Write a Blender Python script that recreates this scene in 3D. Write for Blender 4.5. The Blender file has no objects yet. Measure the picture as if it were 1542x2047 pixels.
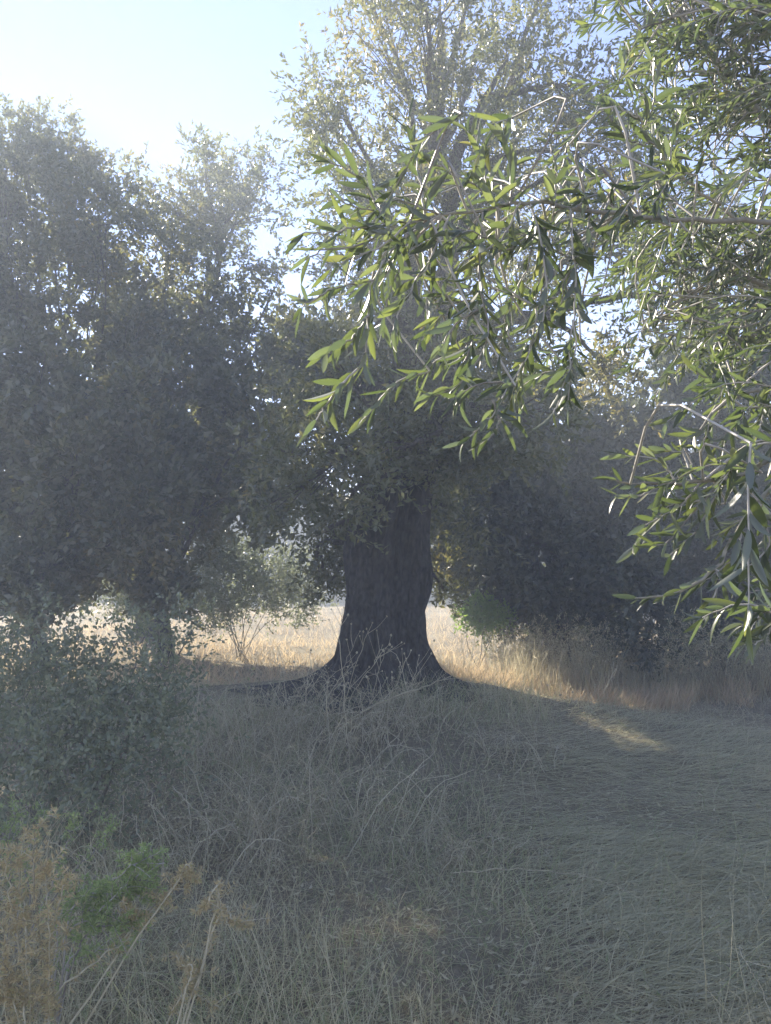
import bpy, math, random
import numpy as np
from mathutils import Vector

random.seed(7)
RNG = np.random.default_rng(11)
R = math.radians
SC = bpy.context.scene
COL = SC.collection

# ------------------------------------------------------------------ camera
PITCH = R(4.0)
FPX = 1517.0                                   # focal length in photo pixels
CAMZ = 1.6
cam_d = bpy.data.cameras.new('camera')
cam_d.sensor_fit = 'VERTICAL'
cam_d.sensor_height = 24.0
cam_d.lens = 24.0 * FPX / 2047.0
cam_d.clip_start = 0.05
cam_d.clip_end = 2000.0
cam = bpy.data.objects.new('camera', cam_d)
COL.objects.link(cam)
cam.location = (0, 0, CAMZ)
cam.rotation_euler = (math.pi / 2 + PITCH, 0, 0)
SC.camera = cam

# ------------------------------------------------------------------ light
SUN_EL, SUN_AZ = R(31.5), R(-31.0)             # azimuth from +Y, negative = towards -X
sun_dir = Vector((math.sin(SUN_AZ) * math.cos(SUN_EL), math.cos(SUN_AZ) * math.cos(SUN_EL), math.sin(SUN_EL)))
world = bpy.data.worlds.new('World')
SC.world = world
world.use_nodes = True
wn = world.node_tree.nodes
wl = world.node_tree.links
sky = wn.new('ShaderNodeTexSky')
sky.sky_type = 'NISHITA'
sky.sun_disc = False
sky.sun_elevation = SUN_EL
sky.sun_rotation = SUN_AZ
sky.air_density = 1.0
sky.dust_density = 0.0
sky.ozone_density = 3.5
bg = wn['Background']
bg.inputs['Strength'].default_value = 0.09
wt = wn.new('ShaderNodeMix'); wt.data_type = 'RGBA'; wt.blend_type = 'MULTIPLY'; wt.inputs[0].default_value = 1.0
wt.inputs[7].default_value = (1.06, 0.86, 0.98, 1)      # the sky's own slightly violet cast
wl.new(sky.outputs[0], wt.inputs[6]); wl.new(wt.outputs[2], bg.inputs['Color'])
sun_d = bpy.data.lights.new('sun', 'SUN')
sun_d.energy = 5.0
sun_d.angle = R(0.53)
sun_d.color = (1.0, 0.90, 0.76)
sun = bpy.data.objects.new('sun', sun_d)
COL.objects.link(sun)
sun.rotation_euler = (-sun_dir).to_track_quat('-Z', 'Y').to_euler()
SC.view_settings.view_transform = 'Standard'
SC.view_settings.look = 'None'
SC.view_settings.gamma = 1.0
SC.view_settings.use_curve_mapping = False
SC.view_settings.exposure = 1.76
SC.render.engine = 'CYCLES'
SC.cycles.max_bounces = 7
SC.cycles.diffuse_bounces = 3
SC.cycles.glossy_bounces = 2
SC.cycles.transmission_bounces = 4
SC.cycles.volume_bounces = 1
SC.cycles.sample_clamp_indirect = 6.0
SC.cycles.use_denoising = True

GLARE_HAZE = dict(density=0.0105, aniso=0.29, color=(0.78, 0.88, 1.0))  # haze volume added to stand in for veiling lens glare

# ------------------------------------------------------------------ helpers
def at(px, py, Y):
    """world point seen at photo pixel (px, py) at forward distance Y"""
    a = (px - 771.0) / FPX
    b = (1023.5 - py) / FPX
    dy = math.cos(PITCH) - b * math.sin(PITCH)
    dz = math.sin(PITCH) + b * math.cos(PITCH)
    s = Y / dy
    return np.array((a * s, Y, CAMZ + dz * s))

def smooth(a, b, x):
    t = np.clip((x - a) / (b - a), 0, 1)
    return t * t * (3 - 2 * t)

_NP = RNG.random((6, 5)) * 6.28
def gnoise(x, y):
    r = 0
    for k, f in enumerate((0.55, 1.3, 2.9, 6.1)):
        r = r + np.sin(x * f * 1.1 + _NP[k, 0] + 1.7 * np.sin(y * f * 0.7 + _NP[k, 1])) * np.sin(y * f + _NP[k, 2] + 1.3 * np.sin(x * f * 0.8 + _NP[k, 3])) / (f ** 0.85)
    return r

def gz(x, y):
    """height of the ground"""
    x = np.asarray(x, float); y = np.asarray(y, float)
    ridge = 0.24 * np.exp(-((y - 7.9) / 1.7) ** 2) * (1 - smooth(0.6, 3.6, x)) * smooth(-9, -4, x)
    mound = 0.16 * np.exp(-((x - 0.05) / 1.15) ** 2 - ((y - 8.0) / 1.2) ** 2)
    drop = -0.22 * smooth(8.6, 11.5, y)
    near = smooth(60, 20, y)
    return ridge + mound + drop + 0.045 * gnoise(x, y) * near

def mesh_np(name, V, F, nv=4, attrs=None, smooth_sh=False):
    """mesh from numpy verts (n,3) and faces (m,nv)"""
    me = bpy.data.meshes.new(name)
    V = np.ascontiguousarray(V, dtype=np.float32); F = np.ascontiguousarray(F, dtype=np.int32)
    me.vertices.add(len(V)); me.vertices.foreach_set('co', V.ravel())
    me.loops.add(F.size); me.loops.foreach_set('vertex_index', F.ravel())
    me.polygons.add(len(F))
    me.polygons.foreach_set('loop_start', np.arange(0, F.size, nv, dtype=np.int32))
    me.polygons.foreach_set('loop_total', np.full(len(F), nv, dtype=np.int32))
    if smooth_sh:
        me.polygons.foreach_set('use_smooth', np.ones(len(F), dtype=bool))
    for k, a in (attrs or {}).items():
        at_ = me.attributes.new(k, 'FLOAT', 'POINT')
        at_.data.foreach_set('value', np.ascontiguousarray(a, dtype=np.float32))
    me.update(calc_edges=True)
    return me

def link(name, me, mat=None, parent=None, kind=None):
    o = bpy.data.objects.new(name, me)
    COL.objects.link(o)
    if mat is not None and me is not None and not me.materials:
        me.materials.append(mat)
    if parent is not None:
        o.parent = parent                      # parents are unrotated empties at `org`
        o.location = (0, 0, 0)
    if kind:
        o['kind'] = kind
    return o

def thing(name, label, cat, loc=(0, 0, 0), group=None):
    o = bpy.data.objects.new(name, None)
    o.empty_display_size = 0.2
    COL.objects.link(o)
    o.location = loc
    tag(o, label, cat, group)
    return o

def tag(o, label, cat, group=None):
    o['label'] = label; o['category'] = cat
    if group:
        o['group'] = group
    return o

def unit(v):
    v = np.asarray(v, float)
    return v / np.maximum(np.linalg.norm(v, axis=-1, keepdims=True), 1e-9)

def perp(d):
    """random unit vectors perpendicular to rows of d"""
    r = RNG.normal(size=d.shape)
    r -= (r * d).sum(-1, keepdims=True) * d
    return unit(r)

class Tubes:
    """collects swept tubes into one mesh"""
    def __init__(s): s.V = []; s.F = []; s.n = 0; s.T = []
    def add(s, pts, rad, sides=5, tint=None, cap=True):
        pts = np.asarray(pts, float); rad = np.asarray(rad, float)
        if rad.ndim == 0: rad = np.full(len(pts), float(rad))
        t = unit(np.gradient(pts, axis=0))
        ref = np.array((0.3, 0.9, 0.1)) if abs(t[0][2]) > 0.7 else np.array((0, 0, 1.0))
        u = unit(np.cross(t, ref)); v = np.cross(t, u)
        a = np.linspace(0, 2 * math.pi, sides, endpoint=False)
        ring = pts[:, None] + rad[:, None, None] * (np.cos(a)[None, :, None] * u[:, None] + np.sin(a)[None, :, None] * v[:, None])
        k = len(pts)
        i = np.arange(k - 1)[:, None] * sides; j = np.arange(sides)[None]; j2 = (j + 1) % sides
        f = np.stack([i + j, i + j2, i + sides + j2, i + sides + j], -1).reshape(-1, 4) + s.n
        s.V.append(ring.reshape(-1, 3)); s.F.append(f); s.n += k * sides
        s.T.append(np.full(k * sides, RNG.random() if tint is None else tint))
        return s
    def mesh(s, name, org=(0, 0, 0)):
        return mesh_np(name, np.concatenate(s.V) - np.asarray(org), np.concatenate(s.F), 4, {'tint': np.concatenate(s.T)}, True)

def curve(p, n=12, jit=0.0):
    """Catmull-Rom through points"""
    p = np.asarray(p, float)
    if len(p) == 2:
        p = np.array([p[0], (p[0] + p[1]) / 2, p[1]])
    q = np.vstack([2 * p[0] - p[1], p, 2 * p[-1] - p[-2]])
    out = []
    m = len(p) - 1
    for s in np.linspace(0, m, n):
        i = min(int(s), m - 1); t = s - i
        a, b, c, d = q[i], q[i + 1], q[i + 2], q[i + 3]
        out.append(0.5 * (2 * b + (c - a) * t + (2 * a - 5 * b + 4 * c - d) * t * t + (3 * b - a - 3 * c + d) * t ** 3))
    out = np.array(out)
    if jit:
        j = RNG.normal(size=out.shape) * jit; j[0] = 0; j[-1] = 0
        out += j
    return out

# ------------------------------------------------------------------ materials
def mat_new(name):
    m = bpy.data.materials.new(name); m.use_nodes = True
    nt = m.node_tree; nt.nodes.clear()
    out = nt.nodes.new('ShaderNodeOutputMaterial')
    return m, nt, nt.nodes, nt.links, out

def ramp(nodes, stops):
    r = nodes.new('ShaderNodeValToRGB')
    e = r.color_ramp.elements
    e[0].position, e[0].color = stops[0][0], (*stops[0][1], 1)
    e[1].position, e[1].color = stops[-1][0], (*stops[-1][1], 1)
    for p, c in stops[1:-1]:
        n = e.new(p); n.color = (*c, 1)
    return r

def leaf_mat(name, top, under, trans, tr=0.45, rough=0.42, spec=0.5):
    """two-sided leaf: upper and lower face colours, light let through, waxy sheen"""
    m, nt, N, L, out = mat_new(name)
    a = N.new('ShaderNodeAttribute'); a.attribute_name = 'tint'
    rt = ramp(N, top); ru = ramp(N, under); rtr = ramp(N, trans)
    for r in (rt, ru, rtr): L.new(a.outputs['Fac'], r.inputs['Fac'])
    g = N.new('ShaderNodeNewGeometry')
    mx = N.new('ShaderNodeMix'); mx.data_type = 'RGBA'
    L.new(g.outputs['Backfacing'], mx.inputs[0]); L.new(rt.outputs[0], mx.inputs[6]); L.new(ru.outputs[0], mx.inputs[7])
    p = N.new('ShaderNodeBsdfPrincipled')
    L.new(mx.outputs[2], p.inputs['Base Color'])
    p.inputs['Roughness'].default_value = rough
    p.inputs['Specular IOR Level'].default_value = spec
    t = N.new('ShaderNodeBsdfTranslucent'); L.new(rtr.outputs[0], t.inputs['Color'])
    ms = N.new('ShaderNodeMixShader'); ms.inputs[0].default_value = tr
    L.new(p.outputs[0], ms.inputs[1]); L.new(t.outputs[0], ms.inputs[2]); L.new(ms.outputs[0], out.inputs['Surface'])
    return m

M = {}
M['olive_near'] = leaf_mat('olive_leaf_near',
    [(0, (0.05, 0.066, 0.04)), (0.6, (0.078, 0.095, 0.05)), (0.93, (0.12, 0.14, 0.06)), (1, (0.26, 0.2, 0.08))],
    [(0, (0.18, 0.20, 0.155)), (1, (0.30, 0.32, 0.25))],
    [(0, (0.075, 0.115, 0.032)), (0.5, (0.13, 0.18, 0.045)), (0.9, (0.26, 0.31, 0.07)), (1, (0.42, 0.34, 0.09))], 0.43, 0.38, 0.7)
M['olive'] = leaf_mat('olive_leaf',
    [(0, (0.05, 0.068, 0.035)), (0.7, (0.085, 0.10, 0.05)), (1, (0.15, 0.14, 0.06))],
    [(0, (0.15, 0.17, 0.13)), (1, (0.25, 0.26, 0.19))],
    [(0, (0.17, 0.21, 0.06)), (0.75, (0.29, 0.28, 0.08)), (1, (0.44, 0.35, 0.09))], 0.4, 0.45, 0.45)
M['olive_shaded'] = leaf_mat('olive_leaf_shaded',  # darker copy of the olive leaf, shade put into its colour
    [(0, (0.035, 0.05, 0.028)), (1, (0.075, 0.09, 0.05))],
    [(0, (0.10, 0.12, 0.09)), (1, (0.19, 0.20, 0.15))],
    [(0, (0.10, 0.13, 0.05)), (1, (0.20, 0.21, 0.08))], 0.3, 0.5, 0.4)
M['shrub'] = leaf_mat('shrub_leaf',
    [(0, (0.17, 0.20, 0.13)), (0.8, (0.27, 0.30, 0.2)), (1, (0.38, 0.36, 0.22))],
    [(0, (0.14, 0.17, 0.12)), (1, (0.24, 0.26, 0.18))],
    [(0, (0.18, 0.24, 0.10)), (1, (0.36, 0.37, 0.15))], 0.35, 0.45, 0.45)
M['sunlit_shrub'] = leaf_mat('sunlit_shrub_leaf',  # leaves lightened, sunlight put into their colour
    [(0, (0.16, 0.20, 0.12)), (0.8, (0.26, 0.30, 0.19)), (1, (0.34, 0.34, 0.2))],
    [(0, (0.26, 0.29, 0.22)), (1, (0.38, 0.4, 0.3))],
    [(0, (0.25, 0.31, 0.15)), (1, (0.42, 0.43, 0.22))], 0.35, 0.4, 0.5)
M['fresh'] = leaf_mat('fresh_leaf',
    [(0, (0.08, 0.15, 0.03)), (1, (0.15, 0.24, 0.05))], [(0, (0.12, 0.2, 0.06)), (1, (0.2, 0.28, 0.09))],
    [(0, (0.25, 0.45, 0.06)), (1, (0.4, 0.55, 0.08))], 0.45, 0.45)
M['needle'] = leaf_mat('asparagus_needle',
    [(0, (0.27, 0.38, 0.13)), (1, (0.45, 0.52, 0.2))], [(0, (0.27, 0.38, 0.13)), (1, (0.45, 0.52, 0.2))],
    [(0, (0.26, 0.36, 0.14)), (1, (0.4, 0.48, 0.2))], 0.4, 0.5)
M['needle_dry'] = leaf_mat('asparagus_needle_dry',
    [(0, (0.5, 0.39, 0.19)), (0.75, (0.68, 0.56, 0.3)), (1, (0.42, 0.44, 0.16))], [(0, (0.5, 0.39, 0.19)), (0.75, (0.68, 0.56, 0.3)), (1, (0.42, 0.44, 0.16))],
    [(0, (0.4, 0.34, 0.2)), (1, (0.58, 0.5, 0.32))], 0.35, 0.6)
STRAW = [(0, (0.20, 0.17, 0.10)), (0.2, (0.35, 0.31, 0.18)), (0.5, (0.52, 0.475, 0.275)), (0.8, (0.68, 0.63, 0.42)), (0.88, (0.30, 0.35, 0.15)), (1, (0.36, 0.41, 0.19))]
M['straw'] = leaf_mat('dry_grass_blade', STRAW, STRAW, [(0, (0.3, 0.26, 0.16)), (0.8, (0.6, 0.55, 0.36)), (1, (0.26, 0.32, 0.15))], 0.45, 0.5, 0.4)
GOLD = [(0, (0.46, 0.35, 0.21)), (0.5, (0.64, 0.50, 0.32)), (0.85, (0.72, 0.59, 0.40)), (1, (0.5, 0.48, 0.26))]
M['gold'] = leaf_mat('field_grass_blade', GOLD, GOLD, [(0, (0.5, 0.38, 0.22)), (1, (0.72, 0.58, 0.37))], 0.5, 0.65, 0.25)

def stem_mat(name, c0, c1, rough=0.75, bump=0.0):
    m, nt, N, L, out = mat_new(name)
    a = N.new('ShaderNodeAttribute'); a.attribute_name = 'tint'
    tc = N.new('ShaderNodeTexCoord')
    no = N.new('ShaderNodeTexNoise'); no.inputs['Scale'].default_value = 60; no.inputs['Detail'].default_value = 3
    L.new(tc.outputs['Object'], no.inputs['Vector'])
    ad = N.new('ShaderNodeMath'); ad.operation = 'ADD'
    s = N.new('ShaderNodeMath'); s.operation = 'MULTIPLY_ADD'; s.inputs[1].default_value = 1.2; s.inputs[2].default_value = -0.6
    L.new(no.outputs['Fac'], s.inputs[0]); L.new(a.outputs['Fac'], ad.inputs[0]); L.new(s.outputs[0], ad.inputs[1])
    r = ramp(N, [(0, c0), (1, c1)]); L.new(ad.outputs[0], r.inputs['Fac'])
    p = N.new('ShaderNodeBsdfPrincipled'); p.inputs['Roughness'].default_value = rough
    p.inputs['Specular IOR Level'].default_value = 0.3
    L.new(r.outputs[0], p.inputs['Base Color']); L.new(p.outputs[0], out.inputs['Surface'])
    return m

M['twig'] = stem_mat('twig_bark', (0.2, 0.18, 0.15), (0.5, 0.47, 0.4), 0.5)
M['branch'] = stem_mat('branch_bark', (0.13, 0.12, 0.09), (0.32, 0.3, 0.23), 0.7)
M['stalk'] = stem_mat('dead_stalk', (0.30, 0.265, 0.165), (0.58, 0.53, 0.36), 0.7)

def bark_mat(name, dark, light, scale=1.0):
    m, nt, N, L, out = mat_new(name)
    tc = N.new('ShaderNodeTexCoord')
    mp = N.new('ShaderNodeMapping'); mp.inputs['Scale'].default_value = (8 * scale, 8 * scale, 4.2 * scale)
    L.new(tc.outputs['Object'], mp.inputs['Vector'])
    n1 = N.new('ShaderNodeTexNoise'); n1.inputs['Scale'].default_value = 1.6; n1.inputs['Detail'].default_value = 8; n1.inputs['Roughness'].default_value = 0.68; n1.inputs['Distortion'].default_value = 0.8
    L.new(mp.outputs[0], n1.inputs['Vector'])
    v = N.new('ShaderNodeTexVoronoi'); v.feature = 'DISTANCE_TO_EDGE'; v.inputs['Scale'].default_value = 2.2
    L.new(mp.outputs[0], v.inputs['Vector'])
    mul = N.new('ShaderNodeMath'); mul.operation = 'MULTIPLY_ADD'; mul.inputs[1].default_value = 0.5
    L.new(v.outputs['Distance'], mul.inputs[0]); L.new(n1.outputs['Fac'], mul.inputs[2])
    r = ramp(N, [(0.3, dark), (0.85, light)]); L.new(mul.outputs[0], r.inputs['Fac'])
    b = N.new('ShaderNodeBump'); b.inputs['Strength'].default_value = 1.0; b.inputs['Distance'].default_value = 0.07
    L.new(mul.outputs[0], b.inputs['Height'])
    p = N.new('ShaderNodeBsdfPrincipled'); p.inputs['Roughness'].default_value = 0.9; p.inputs['Specular IOR Level'].default_value = 0.15
    L.new(r.outputs[0], p.inputs['Base Color']); L.new(b.outputs[0], p.inputs['Normal']); L.new(p.outputs[0], out.inputs['Surface'])
    return m

M['bark'] = bark_mat('olive_bark', (0.012, 0.011, 0.01), (0.115, 0.108, 0.098))
M['limb'] = bark_mat('olive_limb_bark', (0.06, 0.053, 0.045), (0.20, 0.185, 0.16), 2.0)

def ground_mat():
    m, nt, N, L, out = mat_new('dry_soil_thatch')
    tc = N.new('ShaderNodeTexCoord')
    n1 = N.new('ShaderNodeTexNoise'); n1.inputs['Scale'].default_value = 0.8; n1.inputs['Detail'].default_value = 6
    n2 = N.new('ShaderNodeTexNoise'); n2.inputs['Scale'].default_value = 38; n2.inputs['Detail'].default_value = 6; n2.inputs['Roughness'].default_value = 0.7
    for n in (n1, n2): L.new(tc.outputs['Object'], n.inputs['Vector'])
    r1 = ramp(N, [(0.3, (0.22, 0.185, 0.125)), (0.55, (0.34, 0.295, 0.195)), (0.75, (0.44, 0.39, 0.26))])
    r2 = ramp(N, [(0.3, (0.5, 0.5, 0.5)), (0.7, (1.0, 1.0, 1.0))])
    L.new(n1.outputs['Fac'], r1.inputs['Fac']); L.new(n2.outputs['Fac'], r2.inputs['Fac'])
    mx = N.new('ShaderNodeMix'); mx.data_type = 'RGBA'; mx.blend_type = 'MULTIPLY'; mx.inputs[0].default_value = 1.0
    L.new(r1.outputs[0], mx.inputs[6]); L.new(r2.outputs[0], mx.inputs[7])
    b = N.new('ShaderNodeBump'); b.inputs['Strength'].default_value = 0.8; b.inputs['Distance'].default_value = 0.03
    L.new(n2.outputs['Fac'], b.inputs['Height'])
    p = N.new('ShaderNodeBsdfPrincipled'); p.inputs['Roughness'].default_value = 0.95; p.inputs['Specular IOR Level'].default_value = 0.1
    L.new(mx.outputs[2], p.inputs['Base Color']); L.new(b.outputs[0], p.inputs['Normal']); L.new(p.outputs[0], out.inputs['Surface'])
    return m
M['ground'] = ground_mat()

def stone_mat():
    m, nt, N, L, out = mat_new('pale_limestone')
    tc = N.new('ShaderNodeTexCoord')
    n = N.new('ShaderNodeTexNoise'); n.inputs['Scale'].default_value = 9; n.inputs['Detail'].default_value = 7
    L.new(tc.outputs['Object'], n.inputs['Vector'])
    r = ramp(N, [(0.3, (0.26, 0.24, 0.2)), (0.7, (0.55, 0.52, 0.46))]); L.new(n.outputs['Fac'], r.inputs['Fac'])
    b = N.new('ShaderNodeBump'); b.inputs['Distance'].default_value = 0.03; L.new(n.outputs['Fac'], b.inputs['Height'])
    p = N.new('ShaderNodeBsdfPrincipled'); p.inputs['Roughness'].default_value = 0.9
    L.new(r.outputs[0], p.inputs['Base Color']); L.new(b.outputs[0], p.inputs['Normal']); L.new(p.outputs[0], out.inputs['Surface'])
    return m
M['stone'] = stone_mat()

# ------------------------------------------------------------------ ground
def ground_at(px, d):
    x = (px - 771.0) / FPX * d
    return np.array((x, d, float(gz(x, d))))

def build_ground():
    def axis(lo, hi, fine_lo, fine_hi, step, grow):
        a = list(np.arange(fine_lo, fine_hi + 1e-6, step))
        s = step; x = fine_hi
        while x < hi: s *= grow; x += s; a.append(min(x, hi))
        s = step; x = fine_lo
        while x > lo: s *= grow; x -= s; a.insert(0, max(x, lo))
        return np.array(a)
    xs = axis(-300, 300, -6, 6, 0.11, 1.18); ys = axis(-60, 400, 0.5, 13, 0.11, 1.18)
    X, Y = np.meshgrid(xs, ys)
    V = np.stack([X, Y, gz(X, Y)], -1).reshape(-1, 3)
    nx, ny = len(xs), len(ys)
    i = (np.arange(ny - 1)[:, None] * nx + np.arange(nx - 1)[None]).ravel()
    F = np.stack([i, i + 1, i + nx + 1, i + nx], -1)
    o = link('ground', mesh_np('ground', V, F, 4, None, True), M['ground'])
    o['kind'] = 'structure'
    o['label'] = 'dry earth of the olive grove with a low bank under the big tree'
build_ground()

# ------------------------------------------------------------------ foliage makers
def leaf_quads(B, D, W, Ls, Ws, bend=0.15):
    """flat lance-shaped leaves: bases, directions, side vectors, lengths, widths -> verts, quads"""
    Nn = np.cross(D, W)
    Ls = Ls[:, None]; Ws = Ws[:, None]
    mid = B + D * Ls * 0.5 + Nn * Ls * bend * 0.3
    V = np.stack([B, mid + W * Ws * 0.5, B + D * Ls - Nn * Ls * bend * 0.2, mid - W * Ws * 0.5], 1).reshape(-1, 3)
    F = np.arange(len(B) * 4, dtype=np.int32).reshape(-1, 4)
    return V, F

def shoots_to_leaves(P, D, length, nl, leaf_l, leaf_w, spread=0.9, tint0=None, scale=None):
    """P,D: shoot bases and directions; nl leaves along each; returns verts, faces, tint"""
    n = len(P)
    t = (np.arange(nl) + 0.6) / nl
    ln = length * RNG.uniform(0.6, 1.25, (n, 1))
    droop = RNG.uniform(0.0, 0.35, (n, 1))
    B = P[:, None] + D[:, None] * (ln * t)[..., None]
    B[..., 2] -= (ln * droop * t ** 2)
    Dn = np.repeat(D[:, None], nl, 1).reshape(-1, 3)
    S = perp(Dn)
    ang = RNG.uniform(0.45, 1.25, (n * nl, 1)) * spread
    LD = unit(Dn * np.cos(ang) + S * np.sin(ang) + RNG.normal(size=(n * nl, 3)) * 0.12)
    W = unit(np.cross(LD, np.cross(LD, Dn) * 0.6 + RNG.normal(size=(n * nl, 3)) * 0.45))
    LL = leaf_l * RNG.uniform(0.65, 1.15, n * nl); WW = leaf_w * RNG.uniform(0.75, 1.2, n * nl)
    if scale is not None:
        LL = LL * np.repeat(scale, nl); WW = WW * np.repeat(scale, nl)
    V, F = leaf_quads(B.reshape(-1, 3), LD, W, LL, WW)
    base = RNG.random((n, 1)) if tint0 is None else tint0[:, None]
    ti = np.clip(base * 0.7 + RNG.random((n, nl)) * 0.35 - 0.02, 0, 1)
    return V, F, np.repeat(ti.reshape(-1), 4)

def gnarled_trunk(path, radii, seg=72, rings=70, flute=0.12, seed=0, roots=(), fine_k=0.014):
    """closed fluted trunk swept along a path of (x,y,z) with radius list"""
    r_ = np.random.default_rng(seed)
    c = curve(path, rings); rad = np.interp(np.linspace(0, 1, rings), np.linspace(0, 1, len(radii)), radii)
    th = np.linspace(0, 2 * math.pi, seg, endpoint=False)
    s = np.linspace(0, 1, rings)
    TH, S = np.meshgrid(th, s)
    d = np.zeros_like(TH)
    for k in range(10):
        f = r_.integers(2, 9); ph = r_.random() * 6.28; tw = r_.uniform(-2.2, 2.2); zz = r_.uniform(1.5, 7)
        d += np.sin(f * TH + ph + tw * S * 2 + 0.6 * np.sin(zz * S * 2 + ph)) / (f ** 0.55) * (0.5 + 0.5 * np.sin(zz * S + ph * 2))
    d = d / 2.2
    fine = np.zeros_like(TH)
    for k in range(10):
        f = r_.integers(12, 30); ph = r_.random() * 6.28
        fine += np.sin(f * TH + ph + r_.uniform(-5, 5) * S + 1.4 * np.sin(r_.uniform(6, 22) * S + ph))
    lump = np.sin(3 * TH + 9 * S) * np.sin(13 * S + 2 * TH)
    flare = 1 + 0.9 * np.exp(-S * 16)
    rr = rad[:, None] * (1 + flute * d * flare + fine_k * fine + 0.04 * lump)
    for ra, amt, dec, wd in roots:
        rr = rr + amt * np.exp(-S * dec) * np.maximum(0, np.cos(TH - ra)) ** wd * (1 + 0.15 * np.sin(9 * TH + 20 * S))
    V = np.stack([c[:, 0:1] + rr * np.cos(TH), c[:, 1:2] + rr * np.sin(TH), c[:, 2:3] + 0 * TH], -1).reshape(-1, 3)
    i = (np.arange(rings - 1)[:, None] * seg); j = np.arange(seg)[None]; j2 = (j + 1) % seg
    F = np.stack([i + j, i + j2, i + seg + j2, i + seg + j], -1).reshape(-1, 4)
    return V, F

def olive_tree(label, group, px_base, d, lobes, depth, fork_z, r0, leaf=(0.058, 0.015), dens=1.0, mat='olive', limb_n=6, trunk_px=None, trunk=None, dark_below=None):
    """lobes: (px, py, radius px[, depth offset[, density]]) describe the crown where it stands at distance d"""
    b = at(px_base, 1300, d); bx = b[0]
    z0 = float(gz(bx, d))
    org = np.array((bx, d, z0))
    t = thing('olive_tree', label, 'tree', tuple(org), group)
    if trunk is None:
        path = [(bx, d, z0 - 0.15), (bx + 0.05, d, z0 + fork_z * 0.3), (bx - 0.06, d + 0.05, z0 + fork_z * 0.7), (bx + 0.03, d, z0 + fork_z)]
        rads = [r0 * 1.7, r0 * 1.1, r0 * 0.95, r0 * 0.85, r0 * 0.7]
        V, F = gnarled_trunk(path, rads, 40, 40, 0.12, int(px_base) % 97)
        top = np.array(path[-1])
    else:
        V, F = gnarled_trunk(trunk[0], trunk[1], 170, 150, 0.17, 5, ((math.pi * 0.98, 0.8, 16, 12), (math.pi * 1.18, 0.55, 20, 18), (math.pi * 1.36, 0.45, 15, 24), (-0.12, 0.55, 24, 14), (-0.5, 0.3, 20, 26), (math.pi * 0.8, 0.4, 22, 16), (-0.9, 0.3, 16, 8), (-1.6, 0.3, 14, 22)), 0.034)
        top = np.array(trunk[0][-1]); 
    link('trunk', mesh_np('trunk', V - org, F, 4, None, True), M['bark'], t)
    # lobe centres in the place
    L = []
    for lo in lobes:
        px, py, rp = lo[:3]
        off = lo[3] if len(lo) > 3 and lo[3] is not None else RNG.uniform(-depth, depth)
        dn = lo[4] if len(lo) > 4 else 1.0
        c = at(px, py, d + off); L.append((c, rp / FPX * (d + off), dn))
    # main limbs go to cluster centres, each a part; boughs run from limbs to lobes
    C = np.array([l[0] for l in L])
    k = min(limb_n, len(L))
    idx = [int(np.argmax(C[:, 2]))]
    while len(idx) < k:
        dd = np.min(np.linalg.norm(C[:, None] - C[idx][None], axis=2), 1); idx.append(int(np.argmax(dd)))
    cen = C[idx].copy()
    for _ in range(4):
        asg = np.argmin(np.linalg.norm(C[:, None] - cen[None], axis=2), 1)
        for q in range(k):
            if (asg == q).any(): cen[q] = C[asg == q].mean(0)
    limb_curves = []
    for q in range(k):
        e = cen[q]
        start = top.copy(); start[2] -= RNG.uniform(0.0, 0.3)
        if e[2] < top[2]:
            start[2] = max(z0 + fork_z * 0.6, min(top[2] - 0.1, e[2] - 0.2))
            start[:2] = np.array([np.interp(start[2], [z0, top[2]], [bx, top[0]]), d])
        m1 = start + (e - start) * 0.35 + np.array((0, 0, 0.18 * np.linalg.norm(e[:2] - start[:2]))) + RNG.normal(size=3) * 0.1
        m2 = start + (e - start) * 0.7 + RNG.normal(size=3) * 0.15
        cv = curve([start, m1, m2, e], 22, 0.012)
        rb = r0 * RNG.uniform(0.24, 0.4)
        tb = Tubes().add(cv, (rb * np.linspace(1, 0, 22) ** 0.8 + 0.006) * (1 + 0.08 * RNG.normal(size=22)), 9)
        lo_ = link('limb', tb.mesh('limb', org), M['limb'], t)
        limb_curves.append((cv, lo_))
    boughs = [Tubes() for _ in range(k)]
    P = []; D = []; T0 = []
    for (c, r, dn), q in zip(L, asg):
        cv, _ = limb_curves[q]
        s = cv[RNG.integers(9, 20)]
        mid = (s + c) / 2 + RNG.normal(size=3) * 0.12 + np.array((0, 0, 0.1))
        bc = curve([s, mid, c], 10, 0.012)
        boughs[q].add(bc, np.linspace(0.035, 0.012, 10) * (r0 / 0.3) ** 0.5, 5)
        # sub-clumps within the lobe
        ncl = max(4, int(23 * dn * dens * (r / 0.6) ** 2))
        g = RNG.normal(size=(ncl, 3)); g = unit(g) * (RNG.random((ncl, 1)) ** 0.45) * r * np.array((1, 1.05, 1))
        lt = np.clip(RNG.normal(0.45, 0.2), 0, 1)
        for p in g:
            cc = c + p
            if RNG.random() < 0.5: boughs[q].add(curve([bc[RNG.integers(4, 10)], c + p * 0.5 + RNG.normal(size=3) * 0.04, cc], 4), np.linspace(0.009, 0.003, 4), 3)
            ns = int(RNG.integers(8, 14))
            spread = RNG.uniform(0.07, 0.17) * (0.7 + 0.4 * r)
            pp = cc + RNG.normal(size=(ns, 3)) * spread
            dd = unit(unit(p) * 0.7 + RNG.normal(size=(ns, 3)) * 0.6 + np.array((0, 0, 0.25)))
            P.append(pp); D.append(dd); T0.append(np.clip(lt + RNG.normal(size=ns) * 0.2, 0, 1))
    for q in range(k):
        if boughs[q].V:
            link('bough', boughs[q].mesh('bough', org), M['limb'], limb_curves[q][1])
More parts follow.
